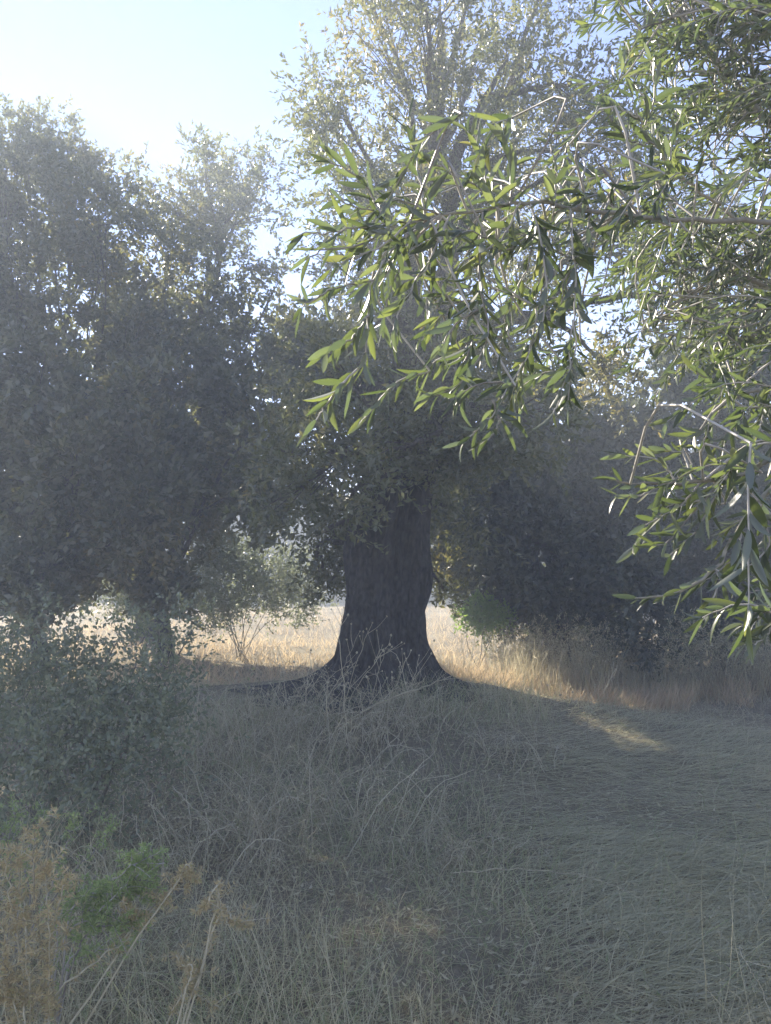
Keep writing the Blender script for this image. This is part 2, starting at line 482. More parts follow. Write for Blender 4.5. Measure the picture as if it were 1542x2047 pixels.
    P = np.concatenate(P); D = np.concatenate(D); T0 = np.concatenate(T0)
    keep = P[:, 2] > gz(P[:, 0], P[:, 1]) + 0.15
    P, D, T0 = P[keep], D[keep], T0[keep]
    el = (P[:, 2] - CAMZ) / P[:, 1]
    sz = np.where(el > 0.45, 1.0, 1.0 + (0.5 if d > 10 else 0.2) * smooth(0.45, 0.2, el))
    V, F, ti = shoots_to_leaves(P, D, 0.2 * leaf[0] / 0.058, 10, leaf[0] * 1.06, leaf[1] * 1.06, tint0=T0, scale=sz)
    link('crown', mesh_np('crown', V - org, F, 4, {'tint': ti}), M[mat], t, 'stuff')
    return t, len(F)

TOTAL = 0
# ------------------------------------------------------------------ the big olive tree in the middle
D0 = 8.0
def tp(px, py): return tuple(at(px, py, D0))
tr_path = [tp(762, 1385), tp(764, 1335), tp(768, 1275), tp(776, 1190), tp(782, 1080), tp(800, 960), tp(815, 860), tp(820, 800)]
px2m = D0 / FPX
tr_rad = [x * px2m for x in (118, 94, 79, 72, 70, 67, 61, 50, 32)]
central = [(760, 100, 120, None, 0.62), (680, 215, 95, None, 0.75), (860, 50, 120, None, 0.62), (950, 100, 110, None, 0.62), (1060, 130, 110, None, 0.75), (1150, 170, 100, None, 0.75), (630, 190, 55, 0, 0.5249999999999999), (790, 300, 120, None, 0.75), (900, 240, 120, None, 0.75), (1020, 300, 120, None, 0.75), (1140, 300, 110, None, 0.75), (690, 370, 95, None, 1.0), (640, 300, 60, None, 0.75), (820, 440, 110, None, 1.0), (950, 440, 120, None, 1.0), (1080, 470, 120, None, 1.0), (700, 520, 90, None, 1.0), (760, 640, 80, None, 1.0), (980, 620, 110, None, 1.0), (1100, 640, 80, 0.5, 0.8), (660, 720, 85, None, 1.0), (760, 760, 95, None, 1.0), (930, 770, 110, None, 1.0), (640, 870, 95, None, 1.0), (1060, 830, 100, None, 1.0), (830, -70, 130, None, 0.62), (960, -80, 120, None, 0.62), (720, -30, 90, None, 0.62), (1080, -10, 80, 0, 0.434), (1250, 250, 120, None, 0.75), (1300, 420, 120, None, 1.0), (590, 980, 80, None, 1.0), (970, 900, 90, None, 1.0), (1180, 480, 90, None, 1.0), (740, 880, 70, -1.2, 1.0), (700, 980, 60, -1.3, 0.8), (1220, 760, 70, None, 1.0), (1330, 600, 100, None, 1.0), (650, 1060, 60, 0.5, 0.8), (930, 1010, 60, 0.8, 1.0), (780, 900, 70, -1.3, 1.0), (860, 830, 80, -1.0, 1.0), (900, 880, 70, -0.8, 0.9), (560, 900, 70, None, 0.9), (620, 800, 70, None, 0.9), (640, 980, 70, 0.4, 1.0), (680, 1080, 55, 0.5, .9), (645, 1140, 45, 0.6, .7), (690, 900, 60, 0.3, 1.0), (720, 830, 60, 0.4, 1.0), (870, 940, 60, -0.9, .9), (690, 1010, 50, -0.9, .7), (665, 1115, 48, 0.8, 1.0), (655, 1175, 36, 0.9, .9), (885, 1120, 42, 1.0, .8), (890, 1185, 28, 1.1, .6)]
_, n = olive_tree('big old olive tree with thick dark trunk on the bank in the middle', 'olive trees of the grove', 768, D0, central, 1.5, 3.1, 0.42,
                  (0.064, 0.024), 1.45, 'olive', 8, trunk=(tr_path, tr_rad)); TOTAL += n

left1 = [(40, 265, 60), (100, 290, 70), (30, 360, 90), (150, 350, 80), (215, 365, 55), (100, 430, 100), (200, 450, 75), (245, 400, 40), (50, 540, 110), (165, 540, 95), (60, 650, 95, 0, .8),
         (150, 680, 70, 0, .7), (80, 780, 110), (180, 820, 90), (50, 900, 120), (160, 930, 110), (255, 930, 80), (60, 1020, 110), (180, 1050, 100), (270, 1060, 80), (-80, 380, 120), (-100, 560, 130),
         (-90, 760, 130), (-80, 960, 130), (70, 1105, 60), (180, 1110, 60), (-20, 1110, 70), (-200, 600, 150), (-220, 850, 150), (-180, 420, 110), (265, 600, 50, None, .8), (270, 690, 65, None, 1), (265, 780, 65, None, 1), (120, 1150, 55), (20, 1160, 60), (70, 1185, 40), (140, 1190, 30), (300, 1000, 70), (-60, 1180, 60), (75, 1205, 38, -0.8, 1.2), (20, 1200, 30, -0.6), (110, 1195, 30, -0.9), (200, 530, 50, 0.5, 1.1), (265, 700, 48, 0.6, 1.2)]
_, n = olive_tree('tall olive tree at the far left edge under the brightest sky', 'olive trees of the grove', 75, 11.5, left1, 1.6, 1.5, 0.12, (0.082, 0.040), 1.1, 'olive', 7); TOTAL += n

left2 = [(410, 350, 60, None, 1.0), (480, 335, 50, None, 1.0), (540, 340, 42, 0, 0.6), (350, 420, 70, None, 1.0), (440, 430, 85, None, 1.0), (525, 430, 45, 0, 0.45), (330, 510, 70, None, 1.0), (430, 540, 85, None, 1.0), (400, 640, 85, None, 1.0), (490, 650, 50, 0, 0.5), (350, 750, 70, 0, 0.7), (450, 760, 85, None, 1.0), (545, 740, 50, 0, 0.6), (420, 860, 95, None, 1.0), (530, 880, 85, -1.0, 1.0), (330, 920, 90, None, 1.0), (430, 970, 100, None, 1.0), (550, 980, 85, -1.0, 1.0), (330, 1050, 90, None, 1.0), (560, 560, 45, 0, 0.45), (590, 650, 50, 0, 0.5), (310, 640, 50, None, 0.6), (300, 800, 60, None, 0.7), (330, 1140, 55, None, 1.0), (255, 630, 50, None, 1.2), (240, 815, 55, None, 1.2), (250, 990, 70, None, 0.9), (240, 1100, 60, None, 1.0), (325, 1185, 42, -0.9, 1.2), (330, 1220, 30, -0.9, 1.2), (300, 1150, 45, -0.8, 1.0)]
_, n = olive_tree('olive tree with twin tops between the left edge and the big trunk', 'olive trees of the grove', 325, 12.8, left2, 1.6, 1.6, 0.13, (0.082, 0.040), 1.1, 'olive', 7); TOTAL += n

right1 = [(930, 960, 95), (1050, 980, 105), (1170, 980, 105), (960, 1080, 85), (1080, 1095, 95), (1200, 1105, 95), (1000, 870, 85), (1150, 880, 85), (1100, 790, 60, 0, .7), (1240, 900, 90), (930, 1160, 55, 0, .7), (1040, 1175, 60), (1150, 1185, 65), (1250, 1180, 65), (1200, 800, 60, 0, .6), (1040, 780, 60, 0, .6), (900, 1080, 60), (890, 980, 60), (980, 1200, 45), (1090, 1215, 45), (1210, 1215, 45), (1050, 1245, 42), (1130, 1255, 50), (1220, 1262, 50), (1100, 1290, 32), (1260, 1298, 34), (1180, 1295, 34), (1000, 1235, 36, 0.5, .8)]
_, n = olive_tree('low dark olive tree behind the big trunk on its right', 'olive trees of the grove', 1110, 13.5, right1, 1.3, 1.5, 0.24, (0.08, 0.038), 1.1, 'olive_shaded', 6); TOTAL += n
right2 = [(1320, 960, 110), (1420, 1010, 105), (1330, 1110, 95), (1440, 1110, 95), (1540, 1050, 115), (1330, 800, 90, 0, .6), (1450, 800, 110, 0, .8), (1560, 880, 110), (1300, 680, 70, 0, .4), (1420, 640, 100, 0, .6), (1540, 680, 115), (1420, 480, 90, 0, .5), (1560, 500, 110), (1650, 800, 140), (1650, 1000, 130), (1330, 1195, 60), (1440, 1205, 60), (1560, 1180, 80), (1500, 1230, 50), (1390, 1235, 40), (1230, 1040, 90), (1260, 1150, 70), (1310, 1262, 50), (1400, 1270, 50), (1490, 1275, 50), (1560, 1262, 60), (1440, 1305, 36), (1350, 1300, 36), (1530, 1310, 36)]
_, n = olive_tree('shaded olive tree at the far right behind the near branches', 'olive trees of the grove', 1460, 12.2, right2, 1.4, 1.6, 0.26, (0.08, 0.038), 1.0, 'olive_shaded', 6); TOTAL += n

far = [(-80, 42, 'distant olive tree glimpsed under the skirts of the left edge tree'), (120, 45, 'distant olive tree past the sunlit strip, right of the left edge tree'), (320, 41, 'distant olive tree past the sunlit strip, behind the twin topped tree'),
       (520, 44, 'distant olive tree past the sunlit strip, behind the pale shrub'), (690, 42, 'distant olive tree hidden mostly by the big trunk'), (900, 40, 'distant olive tree just right of the big trunk'), (1080, 34, 'distant olive tree behind the low dark tree'), (1280, 33, 'distant olive tree seen past the pale boulder'), (1500, 33, 'distant olive tree at the far right past the shaded tree')]
for px, dd, lab in far:
    s = 42 / dd
    lob = []
    for q in range(22):
        low = q < 10
        lob.append((px + RNG.uniform(-125, 125), 1130 + 1.85 * FPX / dd - (RNG.uniform(20, 70) if low else RNG.uniform(60, 215)) * s, 44 * RNG.uniform(0.75, 1.2) * s))
    _, n = olive_tree(lab, 'distant olive trees', px, float(dd), lob, 1.6, 1.2, 0.24, (0.2, 0.11), 0.17, 'olive_shaded', 4); TOTAL += n
back = [(835, 990, 45, -1.0, 1.3), (800, 960, 40, -0.9, 1.3), (560, 720, 45, 0.2, 1.3), (620, 735, 50, -0.2, 1.3), (580, 700, 50, None, 1.3), (640, 690, 55, None, 1.3), (660, 765, 50, None, 1.2), (600, 780, 45, None, 1.2), (720, 720, 60), (790, 700, 60), (800, 800, 60), (860, 860, 60), (880, 760, 60), (700, 620, 50, None, .7), (840, 640, 50, None, .5), (880, 950, 60), (960, 700, 60, None, .7), (960, 830, 60)]  # tree added to shade the right slope, first two lobes unseen behind the trunk
_, n = olive_tree('dark olive tree added directly behind the big trunk to shade the right slope', 'olive trees of the grove', 790, 14.5, back, 1.0, 1.9, 0.2, (0.09, 0.046), 0.9, 'olive_shaded', 5); TOTAL += n
gap = [(270, 600, 45, None, .6), (240, 680, 50, None, .7), (300, 700, 50, None, .7), (270, 790, 60), (230, 860, 60), (310, 880, 60), (270, 960, 70), (340, 620, 50, None, .5)]  # tree added to keep a sun patch off the foreground
_, n = olive_tree('thin olive tree added in the gap between the two left trees to block sun', 'olive trees of the grove', 285, 17.0, gap, 1.2, 2.2, 0.2, (0.09, 0.045), 0.7, 'olive', 5); TOTAL += n
print('tree leaves', TOTAL)

# ------------------------------------------------------------------ shrubs
def shrub(name, label, cat, blobs, mat, leaf, dens=1.0, stems=5, group=None, spread=0.06, up=0.4, shoot=0.12):
    """blobs: (x, y, z, r) in the place; the first one's foot is the root"""
    cx = np.mean([b[0] for b in blobs]); cy = np.mean([b[1] for b in blobs])
    z0 = float(gz(cx, cy)); org = np.array((cx, cy, z0))
    t = thing(name, label, cat, tuple(org), group)
    P = []; D = []
    st = Tubes()
    for (x, y, z, r) in blobs:
        c = np.array((x, y, z))
        foot = np.array((cx + RNG.normal() * 0.12, cy + RNG.normal() * 0.12, 0)); foot[2] = gz(foot[0], foot[1]) - 0.03
        st.add(curve([foot, (foot + c) / 2 + RNG.normal(size=3) * 0.06, c], 9, 0.006), np.linspace(0.009, 0.004, 9), 5)
        n = max(6, int(70 * dens * (r / 0.35) ** 2))
        g = unit(RNG.normal(size=(n, 3))) * (RNG.random((n, 1)) ** 0.4) * r
        for p in g[: max(3, n // 4)]:
            st.add(curve([c, c + p * 0.5 + RNG.normal(size=3) * 0.03, c + p], 4), np.linspace(0.005, 0.0018, 4), 3)
        ns = 5
        pp = (c + g)[:, None] + RNG.normal(size=(n, ns, 3)) * spread
        dd = unit(unit(g)[:, None] * 0.6 + RNG.normal(size=(n, ns, 3)) * 0.55 + np.array((0, 0, up)))
        P.append(pp.reshape(-1, 3)); D.append(dd.reshape(-1, 3))
    link('stem', st.mesh('stem', org), M['branch'], t)
    P = np.concatenate(P); D = np.concatenate(D)
    keep = P[:, 2] > gz(P[:, 0], P[:, 1]) + 0.03
    V, F, ti = shoots_to_leaves(P[keep], D[keep], shoot, 7, leaf[0], leaf[1])
    link('foliage', mesh_np('foliage', V - org, F, 4, {'tint': ti}), M[mat], t, 'stuff')
    return t

def pb(px, py, d, rp): 
    c = at(px, py, d); return (c[0], c[1], c[2], rp / FPX * d)

shrub('leafy_shrub', 'pale sunlit leafy shrub left of the big trunk', 'shrub',
      [pb(410, 1080, 14.8, 35), pb(430, 1120, 14.8, 45), pb(470, 1110, 14.9, 45), pb(520, 1130, 15.0, 50), pb(450, 1180, 14.8, 60), pb(530, 1190, 14.9, 55), pb(590, 1140, 15.1, 45), pb(600, 1195, 15.1, 50), pb(400, 1200, 14.8, 42), pb(440, 1215, 14.8, 40)],
      'sunlit_shrub', (0.066, 0.034), 0.5, group='leafy shrubs', spread=0.12, shoot=0.2)
shrub('leafy_shrub', 'small sunlit shrub on the strip below the left trees', 'shrub',
      [pb(190, 1175, 15.0, 32), pb(240, 1165, 15.1, 35), pb(290, 1180, 15.1, 35), pb(340, 1190, 15.0, 35), pb(260, 1195, 15.0, 40)], 'sunlit_shrub', (0.066, 0.034), 0.5, group='leafy shrubs', spread=0.12, shoot=0.2)
shrub('leafy_shrub', 'broad grey green shaded bush at the left edge', 'shrub',
      [pb(30, 1345, 4.9, 70), pb(110, 1335, 4.8, 62), pb(190, 1330, 4.8, 55), pb(270, 1335, 4.7, 48), pb(345, 1330, 4.7, 45), pb(240, 1275, 4.8, 22), pb(380, 1270, 4.8, 18), pb(90, 1275, 4.8, 20), pb(60, 1420, 4.6, 95), pb(170, 1420, 4.5, 95), pb(280, 1420, 4.5, 80), pb(-60, 1400, 4.8, 110), pb(100, 1520, 4.3, 100), pb(230, 1510, 4.3, 80), pb(0, 1540, 4.2, 90), pb(350, 1420, 4.6, 55), pb(318, 1275, 4.8, 30), pb(150, 1275, 4.9, 30), pb(30, 1275, 5.0, 30), pb(320, 1500, 4.3, 60), pb(180, 1600, 4.0, 70), pb(60, 1620, 3.9, 80)],
      'shrub', (0.038, 0.019), 0.95, group='leafy shrubs', spread=0.1, shoot=0.16)
for lab, px, dd in (('shaded grey brown thicket below the low dark tree, nearest the big trunk', 1090, 11.2), ('shaded grey brown thicket below the right trees, middle one of three', 1260, 10.8), ('shaded grey brown thicket at the right edge, rightmost of three', 1450, 10.2)):
    shrub('bramble_thicket', lab, 'thicket', [pb(px + RNG.uniform(-100, 100), 1340 - RNG.uniform(0, 60), dd + RNG.uniform(-.5, .5), RNG.uniform(26, 44)) for _ in range(9)], 'straw', (0.045, 0.012), 0.6, group='bramble thickets', spread=0.1)
shrub('leafy_shrub', 'bright green little bush right of the big trunk', 'shrub',
      [pb(940, 1232, 12.2, 22), pb(970, 1222, 12.2, 24), pb(1000, 1235, 12.3, 20), pb(960, 1245, 12.1, 22)], 'fresh', (0.06, 0.03), 1.6, group='leafy shrubs')

# ------------------------------------------------------------------ grass
def blades(P, H, lean, az, width, segs=3, curl=0.5):
    """ribbon blades: foot points, lengths, lean from upright (rad), azimuth, width"""
    n = len(P)
    hd = np.stack([np.sin(az), np.cos(az), np.zeros(n)], -1)
    side = np.stack([np.cos(az), -np.sin(az), np.zeros(n)], -1)
    tw = RNG.uniform(0, math.pi, n)
    pts = [P]; cur = P.copy()
    for s in range(segs):
        a = np.clip(lean + curl * (s / max(1, segs - 1)) * RNG.uniform(0.2, 1.2, n), -0.3, 1.62)
        dirv = hd * np.sin(a)[:, None] + np.array((0, 0, 1.0)) * np.cos(a)[:, None]
        dirv = dirv + side * (RNG.normal(size=n) * 0.12)[:, None]
        cur = cur + dirv * (H / segs)[:, None]
        g = gz(cur[:, 0], cur[:, 1]) + 0.006
        cur[:, 2] = np.maximum(cur[:, 2], g)
        pts.append(cur.copy())
    wv = side * np.cos(tw)[:, None] + np.cross(hd, side) * 0.4 * np.sin(tw)[:, None] + hd * np.sin(tw)[:, None] * 0.8
    wv = unit(wv)
    V = []
    for s, p in enumerate(pts):
        w = width * (1 - 0.8 * (s / segs) ** 1.5) / 2
        V += [p - wv * w[:, None], p + wv * w[:, None]]
    V = np.stack(V, 1)                         # n, 2(segs+1), 3
    k = 2 * (segs + 1)
    base = (np.arange(n) * k)[:, None]
    F = np.concatenate([np.stack([base + 2 * s, base + 2 * s + 1, base + 2 * s + 3, base + 2 * s + 2], -1).reshape(n, 1, 4) for s in range(segs)], 1).reshape(-1, 4)
    return V.reshape(-1, 3), F, k

def grass(name, label, mat, n, xr, yr, hr, lean_r, width, segs=3, az=None, tint=(0, 1), mask=None, curl=0.5):
    # density falls with distance so the sheet keeps an even look
    y = yr[0] * (yr[1] / yr[0]) ** RNG.random(n)
    x = RNG.uniform(-1, 1, n)
    half = np.maximum(0.62 * y + 0.6, 0)
    x = x * half if xr is None else RNG.uniform(xr[0], xr[1], n)
    if mask is not None:
        k = RNG.random(n) < mask(x, y); x, y = x[k], y[k]; n = len(x)
    P = np.stack([x, y, gz(x, y) - 0.01], -1)
    H = RNG.uniform(*hr, n) * (0.75 + 0.35 * gnoise(x * 1.7, y * 1.7).clip(-1, 1))
    lean = RNG.uniform(*lean_r, n)
    A = RNG.uniform(0, 6.28, n) if az is None else az(x, y) + RNG.normal(size=n) * 0.55
    V, F, k = blades(P, H, lean, A, width * RNG.uniform(0.6, 1.3, n), segs, curl)
    patch = 0.18 * gnoise(x * 0.9 + 3, y * 0.9)
    ti = np.clip(RNG.uniform(tint[0], tint[1], n) + patch, 0, max(tint[1], 0.8))
    me = mesh_np(name, V, F, 4, {'tint': np.repeat(ti, k)})
    o = link(name, me, M[mat], None, 'stuff')
    tag(o, label, 'grass')
    return o

flat_zone = lambda x, y: smooth(0.15, 0.9, x - 0.05 * y) * smooth(8.0, 6.5, y)
grass('tangled_dry_grass', 'tangled dry grass covering the shaded foreground', 'straw', 52000, None, (1.7, 9.2), (0.08, 0.36), (0.45, 1.5), 0.0036, 3, None, (0, 1), lambda x, y: 1 - 0.85 * flat_zone(x, y), 0.7)
grass('flattened_grass', 'long pale grass pressed flat on the right of the foreground', 'straw', 84000, None, (1.7, 8.6), (0.22, 0.55), (1.2, 1.53), 0.0042, 3, lambda x, y: 1.75 + 0.5 * np.sin(x * 1.3 + y * 1.1), (0.68, 0.82), lambda x, y: 0.06 + flat_zone(x, y), 0.5)
grass('upright_dry_grass', 'thin upright dry grass stems scattered in the foreground', 'straw', 6500, None, (2.0, 9.5), (0.30, 0.62), (0.0, 0.55), 0.0030, 4, None, (0.35, 0.9), lambda x, y: 1 - 0.85 * flat_zone(x, y), 0.5)
grass('field_grass', 'golden sunlit dry grass in the strip behind the trees', 'gold', 38000, None, (9.3, 44), (0.14, 0.36), (0.1, 1.0), 0.014, 2, None, (0, 1), None, 0.5)
grass('bank_grass', 'golden grass along the low ground right of the trunk', 'gold', 9000, (0.5, 4.2), (8.7, 11.5), (0.18, 0.42), (0.0, 0.8), 0.006, 3, None, (0, 1), lambda x, y: 0.4 + 0.6 * (np.sin(x * 3.1) * np.sin(y * 2.3) > -0.2), 0.6)

clump = lambda x, y: 0.06 + 0.94 * (np.sin(x * 2.3 + 1.1 * np.sin(y * 1.7)) * np.sin(y * 1.9 + np.sin(x * 2.9)) > 0.35)
grass('tall_weeds', 'tall dry weeds in the shade right of the big trunk', 'straw', 3200, (1.6, 5.4), (8.9, 11.6), (0.4, 0.9), (0.0, 0.35), 0.006, 4, None, (0.1, 0.8), None, 0.3)
grass('field_tussocks', 'uneven taller tussocks standing in the golden strip', 'gold', 9000, None, (9.4, 24), (0.3, 0.75), (0.0, 0.5), 0.007, 3, None, (0, 0.9), clump, 0.4)
grass('sunlit_tussock', 'sunlit golden tussock leaning on the right slope', 'gold', 900, (2.3, 3.3), (8.3, 8.95), (0.25, 0.55), (0.1, 0.8), 0.006, 4, lambda x, y: 1.2 + 0 * x, (0.1, 0.9), None, 0.5)

def litter():
    n = 11000
    y = 1.8 * (9.0 / 1.8) ** RNG.random(n); x = RNG.uniform(-1, 1, n) * (0.6 * y + 0.4)
    P = np.stack([x, y, gz(x, y) + RNG.uniform(0.004, 0.05, n)], -1)
    D = unit(np.stack([RNG.normal(size=n), RNG.normal(size=n), RNG.normal(size=n) * 0.25], -1))
    W = unit(np.cross(D, np.array((0, 0, 1.0)) + RNG.normal(size=(n, 3)) * 0.4))
    V, F = leaf_quads(P, D, W, RNG.uniform(0.025, 0.06, n), RNG.uniform(0.008, 0.016, n), 0.4)
    o = link('leaf_litter', mesh_np('leaf_litter', V, F, 4, {'tint': np.repeat(np.clip(RNG.normal(0.45, 0.25, n), 0, 1), 4)}), M['straw'], None, 'stuff')
    tag(o, 'fallen grey brown olive leaves strewn among the foreground grass', 'litter')
litter()
grass('trunk_grass', 'taller dry grass growing up around the foot of the big trunk', 'straw', 2600, (-1.7, 1.5), (6.7, 7.75), (0.15, 0.5), (0.0, 0.9), 0.004, 4, None, (0.2, 0.95), None, 0.6)

def dead_bramble(label, px, d, w, h, n):
    """a loose tangle of thin arching dead stems"""
    g = ground_at(px, d)
    t = thing('dead_scrub', label, 'scrub', tuple(g), 'tangles of dead scrub')
    tb = Tubes(); P = []; D = []
    for _ in range(n):
        f = g + np.array((RNG.normal() * w * 0.35, RNG.normal() * w * 0.25, 0)); f[2] = gz(f[0], f[1]) - 0.02
        az = RNG.uniform(0, 6.28); L = h * RNG.uniform(0.7, 1.5)
        hd = np.array((math.sin(az), math.cos(az) * 0.7, 0))
        e = f + hd * L * RNG.uniform(0.3, 0.95) + np.array((0, 0, L * RNG.uniform(0.25, 0.8)))
        m = f + (e - f) * 0.5 + np.array((0, 0, L * RNG.uniform(0.1, 0.3)))
        cv = curve([f, m, e], 9, 0.006); tb.add(cv, np.linspace(0.0042, 0.0014, 9), 3)
        for _ in range(3):
            k = RNG.integers(3, 8); sd = unit(unit(cv[k + 1] - cv[k]) * 0.6 + RNG.normal(size=3) * 0.6)
            tb.add([cv[k], cv[k] + sd * 0.06, cv[k] + sd * 0.12 + RNG.normal(size=3) * 0.015], [0.0016, 0.0012, 0.0008], 3)
            P.append(cv[k] + sd * 0.06); D.append(sd)
    link('stems', tb.mesh('stems', g), M['stalk'], t, 'stuff')
    V, F, ti = shoots_to_leaves(np.array(P), unit(np.array(D)), 0.07, 3, 0.022, 0.007)
    link('dry_leaves', mesh_np('dry_leaves', V - g, F, 4, {'tint': ti}), M['straw'], t, 'stuff')
for lab, px, d, w, h, n in (('tangled grey dead scrub left of the trunk foot, nearest the left bush', 450, 6.0, 0.8, 0.62, 70), ('tangled grey dead scrub overlapping the left side of the trunk foot', 580, 6.8, 0.8, 0.62, 60), ('tangled grey dead scrub overlapping the right side of the trunk foot', 800, 6.7, 0.6, 0.5, 45), ('tangled grey dead scrub right before the big trunk', 690, 6.2, 0.9, 0.6, 80), ('tangled grey dead scrub in the middle foreground, lighter than the rest', 610, 4.7, 0.9, 0.5, 90),
                            ('tangled grey dead scrub on the right slope below the golden patch', 1010, 6.0, 0.8, 0.36, 50), ('tangled grey dead scrub between the left bush and the asparagus', 420, 3.9, 0.8, 0.45, 70), ('tangled grey dead scrub low in the centre right foreground', 930, 4.2, 0.7, 0.28, 45)):
    dead_bramble(lab, px, d, w, h, n)

# ------------------------------------------------------------------ asparagus, stalks, stones
def at_g(px, d):
    """ground point under photo column px at distance d"""
    x = (px - 771.0) / FPX * d
    return np.array((x, d, float(gz(x, d))))

def asparagus(label, stems, d, dry, group='wild asparagus plants'):
    """stems: list of (list of photo points, side branches) at distance d"""
    root = at_g(stems[0][0][0][0], d)
    t = thing('wild_asparagus', label, 'plant', tuple(root), group)
    tb = Tubes(); P = []; D = []
    for pts, dens, nside in stems:
        w = [at(p[0], p[1], d + (p[2] if len(p) > 2 else RNG.normal() * 0.03)) for p in pts]
        g = root + np.array((RNG.normal() * 0.03, RNG.normal() * 0.03, -0.02))
        if w[0][2] > g[2] + 0.02: w = [g] + w
        n = 26; cv = curve(w, n, 0.003)
        tb.add(cv, np.linspace(0.0036, 0.0016, n), 5)
        runs = [(cv, 1.0)]
        for _ in range(nside):
            k = RNG.integers(n // 3, n - 1); tan = unit(cv[min(k + 1, n - 1)] - cv[k - 1])
            sd = unit(perp(tan[None])[0] * 0.9 + tan * 0.6 + np.array((0, 0, 0.15))); ln = RNG.uniform(0.03, 0.10)
            b = curve([cv[k], cv[k] + sd * ln * 0.5 + RNG.normal(size=3) * 0.004, cv[k] + sd * ln + np.array((0, 0, -0.1 * ln))], 6)
            tb.add(b, np.linspace(0.0016, 0.0007, 6), 3); runs.append((b, 1.0))
        for c, q in runs:
            L = np.linalg.norm(np.diff(c, axis=0), axis=1).sum()
            m = max(4, int(L / 0.016 * dens * q)); u = RNG.uniform(0.25 if c is cv else 0.1, 1, m) * (len(c) - 1)
            i0 = u.astype(int).clip(0, len(c) - 2); f = (u - i0)[:, None]
            p = c[i0] * (1 - f) + c[i0 + 1] * f; tan = unit(c[i0 + 1] - c[i0])
            for _ in range(5):
                P.append(p); D.append(unit(perp(tan) + tan * RNG.uniform(0.1, 0.7, (m, 1))))
    link('stem', tb.mesh('stem', root), M['stalk' if dry else 'twig'], t)
    P = np.concatenate(P); D = np.concatenate(D)
    n = len(P)
    V, F = leaf_quads(P, D, perp(D), RNG.uniform(0.012, 0.024, n), RNG.uniform(0.003, 0.0046, n))
    link('needles', mesh_np('needles', V - root, F, 4, {'tint': np.repeat(RNG.random(n), 4)}), M['needle_dry' if dry else 'needle'], t, 'stuff')
    return t

asparagus('dry brown asparagus sprig leaning up to the right beside the green one',
    [([(100, 2020), (180, 1930), (260, 1870), (310, 1815), (345, 1770), (365, 1738)], 1.0, 16), ([(255, 1870), (262, 1830), (245, 1800)], 1.0, 5), ([(345, 1770), (375, 1750), (395, 1760)], 1.0, 4)], 2.25, True)
asparagus('dry brown asparagus sprig forking at the bottom, rightmost of the asparagus plants',
    [([(325, 2060), (370, 1980), (405, 1920), (432, 1850), (436, 1785)], 0.9, 10), ([(432, 1852), (465, 1842), (500, 1848)], 0.8, 4), ([(380, 1965), (365, 1930), (350, 1905)], 0.8, 4), ([(365, 1995), (400, 1995), (440, 2015)], 0.8, 4), ([(436, 1800), (415, 1805), (405, 1815)], 1.0, 3)], 2.2, True)
asparagus('bushy green asparagus tuft at the bottom left',
    [([(120, 1900), (190, 1830), (250, 1770), (330, 1725)], 1.8, 30), ([(150, 1870), (230, 1800), (300, 1760)], 1.6, 26), ([(140, 1840), (200, 1780), (260, 1735), (290, 1715)], 1.8, 28), ([(160, 1890), (240, 1850), (290, 1830)], 1.4, 18), ([(120, 1850), (150, 1800), (170, 1790)], 1.3, 14), ([(130, 1940), (200, 1900), (260, 1890)], 1.0, 14)], 2.3, False)
asparagus('upright yellowing asparagus at the lower left corner',
    [([(95, 2060), (100, 1960), (97, 1850), (88, 1730)], 1.2, 22), ([(60, 2060), (55, 1900), (40, 1780), (35, 1690)], 1.3, 26), ([(20, 2060), (15, 1950), (5, 1850)], 1.2, 20), ([(80, 2000), (120, 1800), (140, 1750)], 1.0, 14), ([(50, 1980), (20, 1800), (10, 1720)], 1.0, 16), ([(110, 2050), (70, 1800), (70, 1650)], 1.2, 22), ([(40, 2040), (0, 1980), (-20, 1920)], 1.2, 18)], 2.15, True)
asparagus('pale green asparagus clump beside the lower left corner, behind the yellowing one',
    [([(40, 1800), (60, 1700), (90, 1620)], 1.0, 18), ([(20, 1800), (20, 1680), (40, 1600)], 1.0, 18), ([(90, 1800), (130, 1700), (150, 1630)], 1.0, 16), ([(60, 1780), (0, 1660), (-20, 1600)], 1.0, 16), ([(110, 1790), (190, 1700), (230, 1650)], 0.9, 14)], 2.9, False)

